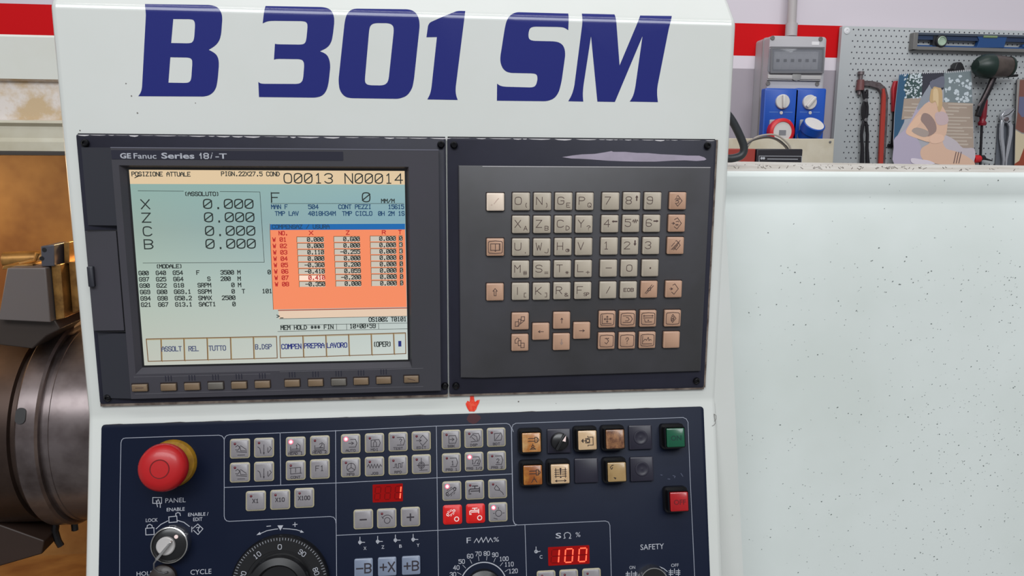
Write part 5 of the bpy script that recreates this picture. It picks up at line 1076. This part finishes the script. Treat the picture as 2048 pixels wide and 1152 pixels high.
for (u0, u1, v0, v1, dc, rot, kind) in [(1531, 1589.5, 176, 300, (1564, 203.5), 5, 'r'), (1592, 1644, 176, 300, (1618, 204.5), -40, 'b')]:
    so = srr('socket_outlet', u0, v0, u1, v1, HB-.002, HS, blu, r=.006, bev=.003)
    a = sb.P(*dc, HS)
    MB().lathe([(.026, 0), (.026, .008), (.024, .010), (.0001, .010)], 28).build('switch_dial', dialw, so, (a[0], a[1], HS))
    MB().prism(rrpts(0, 0, .010, .046, .003), .008, .022, bev=.002).build('dial_grip', dialw, so, (a[0], a[1], HS)).rotation_euler.z = math.radians(rot)
    a = sb.P((u0+u1)/2+2, 225.5, HS); MB().lathe([(.006, -.001), (.006, .002), (.0001, .0022)], 12, c=(a[0], a[1])).build('lock_dot', dialw, so, (0, 0, HS))
    b_ = MB(); pa_, pb_ = sb.P(u0+8, 224, HS), sb.P(u1-5, 225, HS); b_.rib([pa_, (a[0]-.012, pa_[1])], .0015, HS+.0003); b_.rib([(a[0]+.012, pa_[1]), (pb_[0], pa_[1])], .0015, HS+.0003); b_.build('moulded_line', mat('pale_blue', rgb(110, 150, 210), .5) if kind == 'r' else bpy.data.materials['pale_blue'], so, smooth=0)
    srr('flap_plate', u0+9, 239, u1-12, 300, HS-.002, HS+.006, mat('plate_g', rgb(150, 156, 166), .5) if kind == 'r' else bpy.data.materials['plate_g'], parent=so, r=.005)
    fe = bpy.data.objects
    if kind == 'r':
        a = sb.P(1565.5, 263, HS+.03); nb = .0475
        rg = MB().lathe([(nb, 0), (nb, .026), (nb-.004, .03), (nb-.012, .031), (nb-.013, .027)], 36, cap=False).build('socket_flap', mat('flap_red', rgb(206, 26, 34), .4), so, (a[0], a[1], HS), label='red ringed socket flap')
        so_f = MB().lathe([(nb-.012, 0), (nb-.012, .0275), (.0001, .0285)], 36, cap=False).build('flap_disc', dialw, so, (a[0], a[1], HS))
        MB().rr(0, -.004, .026, .018, .001, .028, .0292).build('rating_plate', mat('plate_txt', rgb(130, 130, 134), .5), so, (a[0], a[1], HS))
    else:
        a = sb.P(1627, 253, HS+.05); nb = .04
        o = MB().lathe([(nb-.006, -.05), (nb-.004, -.02), (nb, -.018), (nb, .012), (nb-.003, .014), (nb-.005, .011), (.0001, .0125)], 36).build('socket_flap', blu, so, (a[0], a[1], HS+.045), label='blue socket flap tilted up'); o.rotation_euler = (math.radians(-50), math.radians(8), 0)
        o2 = MB().lathe([(nb-.005, .0115), (nb-.005, .0135), (.0001, .0145)], 36, cap=False).build('flap_disc', dialw, so, (a[0], a[1], HS+.045)); o2.rotation_euler = o.rotation_euler
        o3 = MB().lathe([(.022, -.045), (.026, -.01), (.02, .0)], 24).build('flap_hinge', bpy.data.materials['plate_g'], so, (a[0]-.012, a[1]-.035, HS+.03))
# beige sheet in front of the wall, box and cables in front of it
FB = FY(1.7)
bs = T('beige_panel', 'worn beige sheet panel standing below the socket box', 'panel', FB, *FB.uv(1560, 330))
a = [bs.P(1440, 276.5), bs.P(1669, 277.5), bs.P(1667, 330)]; 
MB().prism([(a[0][0], a[0][1]), (a[1][0], a[1][1]), (a[2][0], a[2][1]-.1), (a[0][0], a[2][1]-.1)], -.012, 0).build('sheet', mat('beige_sheet', rgb(198, 190, 172), .55, noise=.8, nscale=7, col2=rgb(178, 166, 142)), bs, bevel=.002)
MB().lathe([(.004, 0), (.004, .002), (.0001, .0025)], 10, c=bs.P(1660, 284)).build('screw', M['steel'], bs)
FX = FY(1.35)
rb = T('tool_case', 'black and red tool case with a white outlined badge behind the ledge', 'box', FX, *FX.uv(1530, 335))
a = [rb.P(1514, 297.5), rb.P(1606, 298), rb.P(1606, 345)]
MB().prism([(a[0][0], a[0][1]), (a[1][0], a[1][1]), (a[1][0], a[2][1]), (a[0][0], a[2][1])], -.08, 0).build('case_body', mat('case_black', rgb(28, 26, 34), .4), rb, bevel=.003)
b_ = MB(); b_.rib(pts(rb, [(1518, 345), (1518, 312), (1603, 312.5), (1603, 345)]), .0012, .0006); b_.build('badge_outline', M['lettr'], rb, smooth=0)
b_ = MB(); b_.disc(*rb.P(1523, 316.5), .0035, .0007); b_.disc(*rb.P(1527.5, 316.5), .0035, .0007); b_.rib(pts(rb, [(1535, 318), (1595, 318.5)]), .0018, .0006); b_.build('badge_mark', M['lettr'], rb, smooth=0)
a = [rb.P(1450, 297), rb.P(1513, 297.5), rb.P(1512, 345)]
MB().prism([(a[0][0], a[0][1]), (a[1][0], a[1][1]), (a[1][0], a[2][1]), (a[0][0], a[2][1])], -.075, -.004).build('red_end', mat('case_red', rgb(140, 44, 34), .5), rb, bevel=.003)
def cable(name, label, F, l, r, m, cat='cable', dz=None):
    n = len(l); t = T(name, label, cat, F, *F.uv(*l[-1])); q = [t.P(*p) for p in l]
    P3 = []
    for i in range((n-1)*6+1):    # Catmull-Rom
        k_ = min(i//6, n-2); s = i/6-k_; p0, p1, p2, p3 = q[max(k_-1, 0)], q[k_], q[k_+1], q[min(k_+2, n-1)]
        P3.append(tuple(.5*(2*p1[j]+(p2[j]-p0[j])*s+(2*p0[j]-5*p1[j]+4*p2[j]-p3[j])*s*s+(3*p1[j]-p0[j]-3*p2[j]+p3[j])*s**3) for j in (0, 1))+(0,))
    MB().tube(P3, r, 10).build('sheath', m, t); return t
cable('grey_cable', 'light grey cable looping over the black tool case', FY(1.5), [(1470,335),(1474,318),(1480,305),(1495,286),(1515,277),(1540,275),(1558,282),(1575,300),(1580,336)], .0035, mat('cable_grey', rgb(120, 112, 104), .5))
cable('thin_cable', 'dark thin cable arching over the grey cable', FY(1.47), [(1476,335),(1480,314),(1488,296),(1505,281),(1530,274),(1552,277),(1568,288),(1578,302),(1584,338)], .0022, mat('cable_dark', rgb(70, 66, 64), .5))
cable('pale_cable', 'pale cable loop above the other two cables', FY(1.53), [(1486,333),(1492,300),(1510,276),(1540,269),(1560,274),(1578,290),(1582,304),(1590,335)], .0028, mat('cable_pale', rgb(160, 152, 142), .5))
cable('corrugated_hose', 'thick black corrugated hose curving out behind the cabinet', FY(.269), [(1400,190),(1440,215),(1462,238),(1480,272),(1488,296),(1482,311),(1462,317),(1440,315),(1410,314)], .0050, mat('hose_black', rgb(34, 38, 42), .45), 'hose')

# pegboard with its holes
FP = FY(WALL_Y-.03)
pg = T('pegboard', 'blue-grey perforated tool board mounted on the wall', 'pegboard', FP, *FP.uv(1850, 200))
tl, bl = pg.P(1681, 55), pg.P(1667, 330); x0 = (tl[0]+bl[0])/2; x1 = x0+1.3; y1 = tl[1]+.006; y0 = bl[1]-.25
pbm = mat('pegboard_paint', rgb(176, 180, 182), .5)
MB().rr((x0+x1)/2, (y0+y1)/2, x1-x0, y1-y0, .004, -.02, 0, bev=.001).build('board_sheet', pbm, pg)
b_ = MB(); hp = .0205
for r in range(40):
    for c in range(62):
        x = x0+.045+c*hp+(hp/2 if r % 2 else 0); y = y1-.012-r*.0208
        if x < x1-.02 and y > y0+.02: b_.disc(x, y, .0029, .0003, 8)
b_.build('peg_holes', mat('hole_dark', rgb(60, 60, 68), .8), pg, kind='stuff', smooth=0)
MB().lathe([(.012, 0), (.012, .002), (.006, .0035), (.004, .0035), (.003, .002), (.0001, .002)], 20, c=pg.P(1693.5, 61.5)).build('mounting_screw', mat('washer', rgb(225, 225, 228), .35), pg)
HP = .03+.004
def pt(name, label, cat, u, v, group=None, dh=0): return wt(name, label, cat, u, v, group, h=HP+dh)
def w8(x, y): return (1680+x*.2561, 50+y*.2561)
def w8l(l): return [w8(*p) for p in l]
# clamp
cm = pt('screw_clamp', 'red and steel screw clamp hanging on the pegboard', 'clamp', *w8(300, 1090))
rdm = mat('clamp_red', rgb(170, 52, 40), .5); stm = mat('tool_steel', rgb(120, 110, 112), .4, metal=.6, noise=.6, nscale=40, col2=rgb(80, 60, 62))
def flatbar(t, name, l, wd, z0, z1, m, **k):
    q = [t.P(*p) for p in l]; L = []; Rr = []
    for i, p in enumerate(q):
        a = q[max(i-1, 0)]; b2 = q[min(i+1, len(q)-1)]; dx, dy = b2[0]-a[0], b2[1]-a[1]; n_ = math.hypot(dx, dy); w_ = (wd[i] if isinstance(wd, list) else wd)/2
        L.append((p[0]-dy/n_*w_, p[1]+dx/n_*w_)); Rr.append((p[0]+dy/n_*w_, p[1]-dx/n_*w_))
    return MB().prism(L+Rr[::-1], z0, z1).build(name, m, t, bevel=k.get('bevel', .0012), label=k.get('label'))
flatbar(cm, 'clamp_frame', w8l([(150,455),(230,460),(290,475),(325,510),(338,560),(336,700),(328,900),(318,1085)]), [.018, .02, .022, .024, .024, .022, .02, .02], 0, .014, stm)
flatbar(cm, 'red_web', w8l([(318,500),(322,560),(316,700),(306,900),(298,1088)]), [.008, .014, .017, .017, .017], .010, .020, rdm, label='red painted web of the clamp')
q = cm.P(*w8(160, 450), .01)
MB().tube([(q[0], cm.P(*w8(160, 545))[1], .008), (q[0], cm.P(*w8(163, 380))[1], .008)], .0075, 10).build('clamp_screw', stm, cm)
MB().tube([(q[0], cm.P(*w8(160, 365))[1], .008), (q[0], cm.P(*w8(160, 390))[1], .008)], [.012, .012], 12).build('screw_head', stm, cm)
MB().tube([(q[0], cm.P(*w8(160, 430))[1], .01), (q[0], cm.P(*w8(160, 512))[1], .01)], [.013, .016], 12).build('clamp_foot', mat('old_red', rgb(110, 66, 66), .5), cm)
# dark pincers
pc = pt('long_pincers', 'long black pincers hanging below the screw clamp', 'pincers', *w8(185, 1085), dh=.012)
dkm = mat('dark_iron', rgb(44, 42, 46), .35, metal=.5)
flatbar(pc, 'jaw', w8l([(205,505),(200,550),(192,590),(178,640),(178,700),(185,740)]), [.006, .012, .012, .016, .018, .014], 0, .01, dkm)
flatbar(pc, 'jaw', w8l([(170,505),(180,550),(192,590),(202,640),(200,700),(188,740)]), [.006, .012, .012, .010, .012, .012], .002, .012, dkm)
flatbar(pc, 'handle', w8l([(190,740),(170,790),(162,860),(168,960),(165,1085)]), [.012, .01, .009, .01, .014], 0, .01, dkm)
flatbar(pc, 'handle', w8l([(186,740),(202,790),(208,860),(204,960),(210,1085)]), [.012, .01, .009, .01, .014], 0, .01, dkm)
for y in (590, 742): MB().lathe([(.007, .0), (.007, .014), (.0001, .015)], 12, c=pc.P(*w8(189, y))).build('rivet', M['steel'], pc)
# red strap thing behind the calendar
rc = pt('red_handle_tool', 'red-handled tool half hidden behind the calendar', 'hand tool', *w8(425, 700))
flatbar(rc, 'grip', w8l([(430,440),(420,500),(418,560),(414,680)]), [.02, .028, .026, .02], 0, .016, mat('grip_red', rgb(176, 36, 48), .45), bevel=.004)
flatbar(rc, 'shaft', w8l([(414,680),(408,800),(398,930)]), [.01, .007, .008], .002, .008, dkm)
b_ = MB(); b_.tube([rc.P(*w8(370, 940))+(.005,), rc.P(*w8(420, 945))+(.005,)], .007, 8); b_.build('cross_handle', dkm, rc)
# clip behind calendar top
cp_ = pt('black_clip', 'black plastic holder peeping over the calendar top', 'clip', *w8(890, 350))
MB().prism(pts(cp_, w8l([(850,362),(868,310),(880,297),(905,297),(918,310),(932,345),(936,362)])), 0, .03).build('clip_body', mat('clip_black', rgb(34, 34, 38), .4), cp_, bevel=.003)
b_ = MB(); b_.tube([cp_.P(*w8(825, 358))+(.015,), cp_.P(*w8(940, 352))+(.015,)], .006, 8); b_.build('clip_bar', dkm, cp_)
# spirit level
lv = pt('spirit_level', 'long grey spirit level with blue web across the pegboard top', 'spirit level', *w8(1000, 190))
lx0, lx1 = lv.P(*w8(575, 60), .02)[0], lv.P(*w8(1437, 60), .02)[0]+.45; ly1, ly0 = lv.P(*w8(900, 68), .02)[1], lv.P(*w8(900, 200), .02)[1]
lg = mat('level_grey', rgb(128, 126, 124), .4, metal=.3); lb = mat('level_blue', rgb(34, 74, 128), .45)
hgt_ = ly1-ly0
MB().box((lx0, ly1-.008, 0), (lx1, ly1, .024)).build('top_flange', mat('level_top', rgb(70, 78, 92), .4), lv, smooth=0)
MB().box((lx0, ly0, 0), (lx1, ly0+.012, .024)).build('bottom_flange', lg, lv, smooth=0)
MB().box((lx0-.001, ly0, 0), (lx0+.016, ly1, .026)).build('end_cap', lg, lv, bevel=.001)
MB().box((lx0+.016, ly1-.024, .004), (lx1, ly1-.008, .018)).build('blue_web', mat('web_dark', rgb(40, 58, 90), .5), lv, smooth=0)
MB().box((lx0+.016, ly0+.012, .004), (lx1, ly0+.018, .018)).build('blue_web', lb, lv, smooth=0)
bq = pts(lv, w8l([(1060,85),(1300,85),(1290,110),(1275,165),(1270,180),(1055,180),(1070,150),(1078,120)]), .015)
MB().prism(bq, .002, .022).build('vial_block', lb, lv, bevel=.001)
for l_ in ([(1420,180),(1420,158),(1437,150),(1700,150),(1700,180)],): MB().prism(pts(lv, w8l(l_), .015), .002, .018).build('vial_block', lb, lv, smooth=0)
a, b2 = lv.P(*w8(1120, 88), .023), lv.P(*w8(1228, 90), .023)
MB().tube([(a[0], a[1]-.001, .02), (b2[0], a[1]-.001, .02)], .0055, 10).build('vial', mat('vial_lime', rgb(130, 150, 110), .2), lv)
vc = lv.P(*w8(792, 125), .025)
MB().lathe([(.0235, 0), (.0235, .026), (.021, .029), (.0175, .029), (.017, .024), (.0001, .023)], 28).build('vial_holder', mat('holder_black', rgb(40, 42, 46), .4), lv, (vc[0], vc[1], 0))
MB().lathe([(.0185, .0235), (.0180, .0285), (.015, .030), (.014, .0255), (.0001, .0250)], 28).build('round_vial', mat('vial_green', rgb(170, 190, 170), .2), lv, (vc[0]+.001, vc[1], 0))
MB().box((vc[0]-.03, ly0+.016, .004), (vc[0]-.018, ly1-.01, .02)).build('holder_side', bpy.data.materials['holder_black'], lv, smooth=0)
# torch / mallet-like lamp head
tm = pt('dark_mallet', 'dark green and brown headed mallet with black angled handle', 'mallet', *w8(1130, 560), dh=.01)
c0 = tm.P(*w8(1085, 320), .05); c1 = tm.P(*w8(1325, 330), .05); 
gb = mat('mallet_brown', rgb(62, 54, 50), .35, noise=.6, nscale=16, col2=rgb(96, 84, 78)); gg = mat('mallet_green', rgb(24, 44, 38), .4)
ax0 = tm.P(*w8(1050, 300), .05); k_ = PXM*.2561
ang = math.radians(-6)
P_ = lambda s: (c0[0]+(c1[0]-c0[0])*s, c0[1]+(c1[1]-c0[1])*s, .05)
MB().tube([P_(-.12), P_(-.02), P_(.12), P_(.3), P_(.36)], [.022, .034, .043, .046, .046], 24).build('mallet_cap', gg, tm)
MB().tube([P_(.36), P_(.5), P_(.92), P_(.97), P_(1.0)], [.044, .043, .038, .037, .033], 24).build('mallet_head', gb, tm)
MB().tube([P_(.93), P_(1.0)], [.0395, .0385], 24).build('rim', gg, tm)
flatbar(tm, 'handle', w8l([(1150,400),(1110,500),(1060,600),(1020,720)]), [.02, .02, .02, .02], .03, .046, dkm, bevel=.004)
flatbar(tm, 'brace', w8l([(1130,410),(1080,520),(1040,600),(1010,640)]), .008, .046, .052, stm)
b_ = MB(); b_.tube([tm.P(*w8(1030, 398))+(.02,), tm.P(*w8(1180, 408))+(.02,), tm.P(*w8(1300, 402))+(.02,), tm.P(*w8(1355, 398))+(.02,)], .005, 8); b_.build('support_peg', dkm, tm)
# screwdriver
sd = pt('red_screwdriver', 'long screwdriver with a red handle beside the mallet handle', 'screwdriver', *w8(1105, 1125), dh=.02)
def vt(t, l, rs_, h, name, m, seg=12): return MB().tube([t.P(*w8(*p), h)+(h,) for p in l], rs_, seg).build(name, m, t)
vt(sd, [(1130,565),(1128,590),(1122,650),(1116,720),(1112,745),(1110,765),(1108,785)], [.008, .0115, .0125, .0125, .010, .016, .014], .01, 'handle', mat('driver_red', rgb(128, 22, 38), .35))
vt(sd, [(1108,780),(1100,950),(1094,1127)], .0048, .01, 'shaft', dkm)
# small red nozzle
nz = pt('red_nozzle', 'small red nozzle with black tip low on the pegboard', 'nozzle', *w8(1080, 1045), dh=.005)
vt(nz, [(1040,1048),(1085,1045),(1096,1044)], [.016, .0155, .011], .02, 'nozzle_body', mat('nozzle_red', rgb(206, 26, 34), .4), 16)
vt(nz, [(1096,1040),(1120,1035),(1140,1048),(1190,1060)], [.012, .010, .004, .002], .02, 'nozzle_tip', dkm)
# grey board behind the pliers
gy = pt('grey_board', 'tall dark grey plate behind the chrome pliers', 'board', *w8(1290, 1130))
MB().prism(pts(gy, w8l([(1230,770),(1365,770),(1375,430),(1385,420),(1372,1140),(1205,1140)])), 0, .004).build('plate', mat('plate_dark', rgb(96, 100, 108), .5), gy, smooth=0)
# chrome pliers
pl = pt('slip_joint_pliers', 'chrome slip-joint pliers with open handles on the grey plate', 'pliers', *w8(1278, 1135), dh=.012)
crm = mat('plier_chrome', rgb(205, 206, 212), .25, metal=.8)
MB().prism(pts(pl, w8l([(1246,705),(1262,680),(1300,655),(1345,652),(1350,665),(1335,690),(1325,715),(1325,745),(1300,770),(1262,760),(1243,730)])), 0, .012).build('jaw', crm, pl, bevel=.002)
b_ = MB(); b_.rib(pts(pl, w8l([(1262,715),(1300,700),(1340,662)])), .003, .0122); b_.build('jaw_gap', M['blk'], pl, smooth=0)
MB().lathe([(.0085, .01), (.0085, .016), (.006, .017), (.0001, .017)], 16, c=pl.P(*w8(1281, 738))).build('pivot', stm, pl)
flatbar(pl, 'handle', w8l([(1262,740),(1252,800),(1252,880),(1262,960),(1268,1050),(1264,1110)]), [.014, .014, .015, .014, .009, .006], .001, .010, crm, bevel=.002)
flatbar(pl, 'handle', w8l([(1300,750),(1320,790),(1318,860),(1300,960),(1284,1050),(1280,1130)]), [.014, .017, .015, .014, .009, .006], .003, .012, crm, bevel=.002)

# ---------------------------------------------------------------- calendars (flat prints on paper)
def calendar(name, label, outline, dh):
    t = pt(name, label, 'calendar', *w8(*outline[2]), dh=dh)
    return t
cal = pt('wall_calendar', 'wall calendar print of a blonde woman kneeling outdoors', 'calendar', *w8(740, 1115), dh=.035)
sheet = w8l([(462,382),(640,374),(815,372),(940,362),(1025,352),(1038,600),(1045,900),(1050,1080),(1040,1117),(900,1108),(600,1100),(425,1095),(416,900),(425,700),(442,540)])
def flat(col, rough=.5, **k):
    nm = 'print_%d_%d_%d' % col; return bpy.data.materials.get(nm) or mat(nm, rgb(*col), rough, **k)
cs = MB().prism(pts(cal, sheet), -.002, 0).build('calendar_sheet', flat((176, 176, 184)), cal, smooth=0)
lay = [0]
def pr_(name, l, col, par=None, m=None):
    lay[0] += 1; z_ = .0001*lay[0]
    if name in ('printed_figure', 'printed_hair', 'printed_veil', 'printed_skirt', 'printed_top', 'printed_hand', 'printed_hat', 'printed_gap', 'printed_wrap', 'printed_cloth'):
        n = len(l); o_l = []
        for i in range(n):
            p0, p1, p2, p3 = l[i-1], l[i], l[(i+1) % n], l[(i+2) % n]
            for s_ in (0, .33, .66): o_l.append(tuple(.5*(2*p1[j]+(p2[j]-p0[j])*s_+(2*p0[j]-5*p1[j]+4*p2[j]-p3[j])*s_*s_+(3*p1[j]-p0[j]-3*p2[j]+p3[j])*s_**3) for j in (0, 1)))
        l = o_l
    p = [cal.P(*w8(*q), z_) for q in l]
    a2 = sum(p[i][0]*p[(i+1) % len(p)][1]-p[(i+1) % len(p)][0]*p[i][1] for i in range(len(p)))
    return MB().poly(p if a2 > 0 else p[::-1], z_).build(name, m or flat(col), par or cs, smooth=0)
pr_('printed_backdrop', [(463,385),(560,378),(540,520),(520,640),(500,760),(450,860),(420,900),(427,700),(443,540)], (52, 92, 124))
pr_('printed_backdrop', [(540,378),(640,375),(640,560),(520,575),(500,480)], (62, 84, 84))
pr_('printed_backdrop', [(640,375),(815,372),(810,500),(640,600)], (58, 58, 70))
pr_('printed_backdrop', [(812,373),(1024,354),(1036,610),(810,610)], (126, 138, 142))
pr_('printed_wall', [(500,575),(620,572),(810,602),(1036,612),(1044,960),(830,960),(700,700),(480,740)], (172, 154, 140))
bands = MB(); lay[0] += 1; zb_ = .0001*lay[0]
for y in range(612, 950, 26):
    for s_ in range(3):
        xa_ = random.choice([500, 560]) if s_ == 0 else 780+random.random()*100; xb_ = xa_+random.uniform(80, 220); xb_ = min(xb_, 1040)
        if y > 760 and s_ == 0: continue
        bands.poly([cal.P(*w8(*q), zb_) for q in [(xa_, y), (xb_, y+3), (xb_, y+12+random.random()*5), (xa_, y+9)]][::-1], zb_+s_*3e-5)
bands.build('printed_stones', flat((196, 182, 168)), cs, smooth=0)
fo = MB(); lay[0] += 4; zf_ = .0001*(lay[0]-3)
for (xa_, ya_, xb_, yb_, n_, r_) in [(500,385,640,570,90,9),(820,390,1020,600,46,15),(560,380,640,440,30,8)]:
    for i in range(n_):
        x, y = random.uniform(xa_, xb_), random.uniform(ya_, yb_); c = cal.P(*w8(x, y), zf_); r = r_*random.uniform(.4, 1.2)*k_
        fo.poly([(c[0]+r*random.uniform(.7, 1.2)*math.cos(t*1.05), c[1]+r*random.uniform(.6, 1.1)*math.sin(t*1.05)) for t in range(6)], zf_+(i % 30)*1e-5)
fo.build('printed_blossoms', flat((206, 216, 222)), cs, smooth=0, kind='stuff')
pr_('printed_veil', [(735,430),(690,480),(600,640),(520,800),(430,880),(420,950),(426,1092),(620,1098),(640,980),(600,880),(560,800),(640,640),(760,560)], (186, 176, 196))
pr_('printed_veil', [(760,430),(700,470),(640,560),(600,660),(640,640),(720,560)], (150, 156, 166))
pr_('printed_skirt', [(800,860),(900,900),(960,960),(1048,965),(1048,1060),(980,1060),(830,1000)], (200, 190, 196))
skin = (226, 188, 164)
pr_('printed_figure', [(700,600),(660,620),(610,680),(560,750),(515,830),(560,860),(640,890),(700,920),(640,960),(628,1010),(660,1060),(760,1085),(900,1105),(1040,1115),(1048,1070),(980,1020),(900,985),(830,965),(800,900),(830,850),(840,760),(830,690),(790,620),(750,600)], skin)
pr_('printed_figure', [(620,700),(640,740),(580,830),(640,870),(720,880),(700,915),(600,885),(520,850),(530,800)], (236, 196, 168))
pr_('printed_gap', [(650,690),(700,700),(745,760),(750,830),(690,870),(660,850),(690,830),(660,780),(630,740)], (158, 134, 128))  # backdrop and dark lace between torso and arm
pr_('printed_wrap', [(560,830),(600,800),(690,830),(680,870),(630,870)], (176, 160, 152))
pr_('printed_top', [(745,690),(790,675),(830,690),(848,740),(830,775),(770,780),(745,740)], (206, 182, 184))
pr_('printed_hair', [(715,500),(740,480),(780,485),(798,520),(800,590),(795,650),(770,680),(755,610),(740,600),(720,610),(700,590),(705,540)], (204, 172, 128))
pr_('printed_hair', [(730,505),(760,500),(770,560),(765,640),(745,590),(728,590)], (226, 198, 156))
pr_('printed_hat', [(700,450),(740,425),(810,400),(812,480),(780,490),(735,480),(720,500)], (112, 114, 130))
pr_('printed_hand', [(700,880),(740,850),(800,860),(815,890),(790,915),(740,925),(705,915)], (236, 196, 172))
for x in (905, 925, 945):
    pr_('printed_strap', [(x,990),(x+6,990),(x-14,1080),(x-20,1080)], (110, 88, 88))
pr_('printed_cloth', [(560,1040),(640,1050),(700,1060),(740,1085),(620,1090),(560,1075)], (226, 216, 226))
b_ = MB()     # wire binding teeth along the top
for i in range(34):
    x = 470+i*16.5; y = 384-i*.9 if x < 820 else 372-(x-820)*.09
    c = cal.P(*w8(x, y), .001); b_.box((c[0]-.0009, c[1]-.004, -.003), (c[0]+.0009, c[1]+.004, .002))
b_.build('wire_binding', mat('wire_white', rgb(214, 216, 220), .4), cal, kind='stuff', smooth=0)
cal2 = pt('side_calendar', 'second calendar print in brown and cream at the right edge', 'calendar', *w8(1430, 1130), dh=.02)
sheet2 = w8l([(1385,425),(1560,405),(1570,1150),(1362,1140),(1368,900),(1378,600)])
cs2 = MB().prism(pts(cal2, sheet2), -.002, 0).build('calendar_sheet', flat((150, 146, 142)), cal2, smooth=0)
def pr2(name, l, col, i): p = [cal2.P(*w8(*q), .0002*i) for q in l]; MB().poly(p[::-1], .0002*i).build(name, flat(col), cs2, smooth=0)
pr2('printed_shape', [(1405,430),(1560,412),(1565,860),(1420,840),(1370,810),(1385,700)], (128, 82, 72), 1)
pr2('printed_shape', [(1400,560),(1560,560),(1562,700),(1420,720),(1392,680)], (104, 106, 136), 2)
pr2('printed_shape', [(1370,820),(1420,850),(1566,870),(1568,1140),(1366,1130)], (206, 192, 162), 3)
pr2('printed_shape', [(1437,960),(1566,940),(1568,1148),(1360,1135),(1362,1085),(1400,1060)], (150, 66, 42), 4)
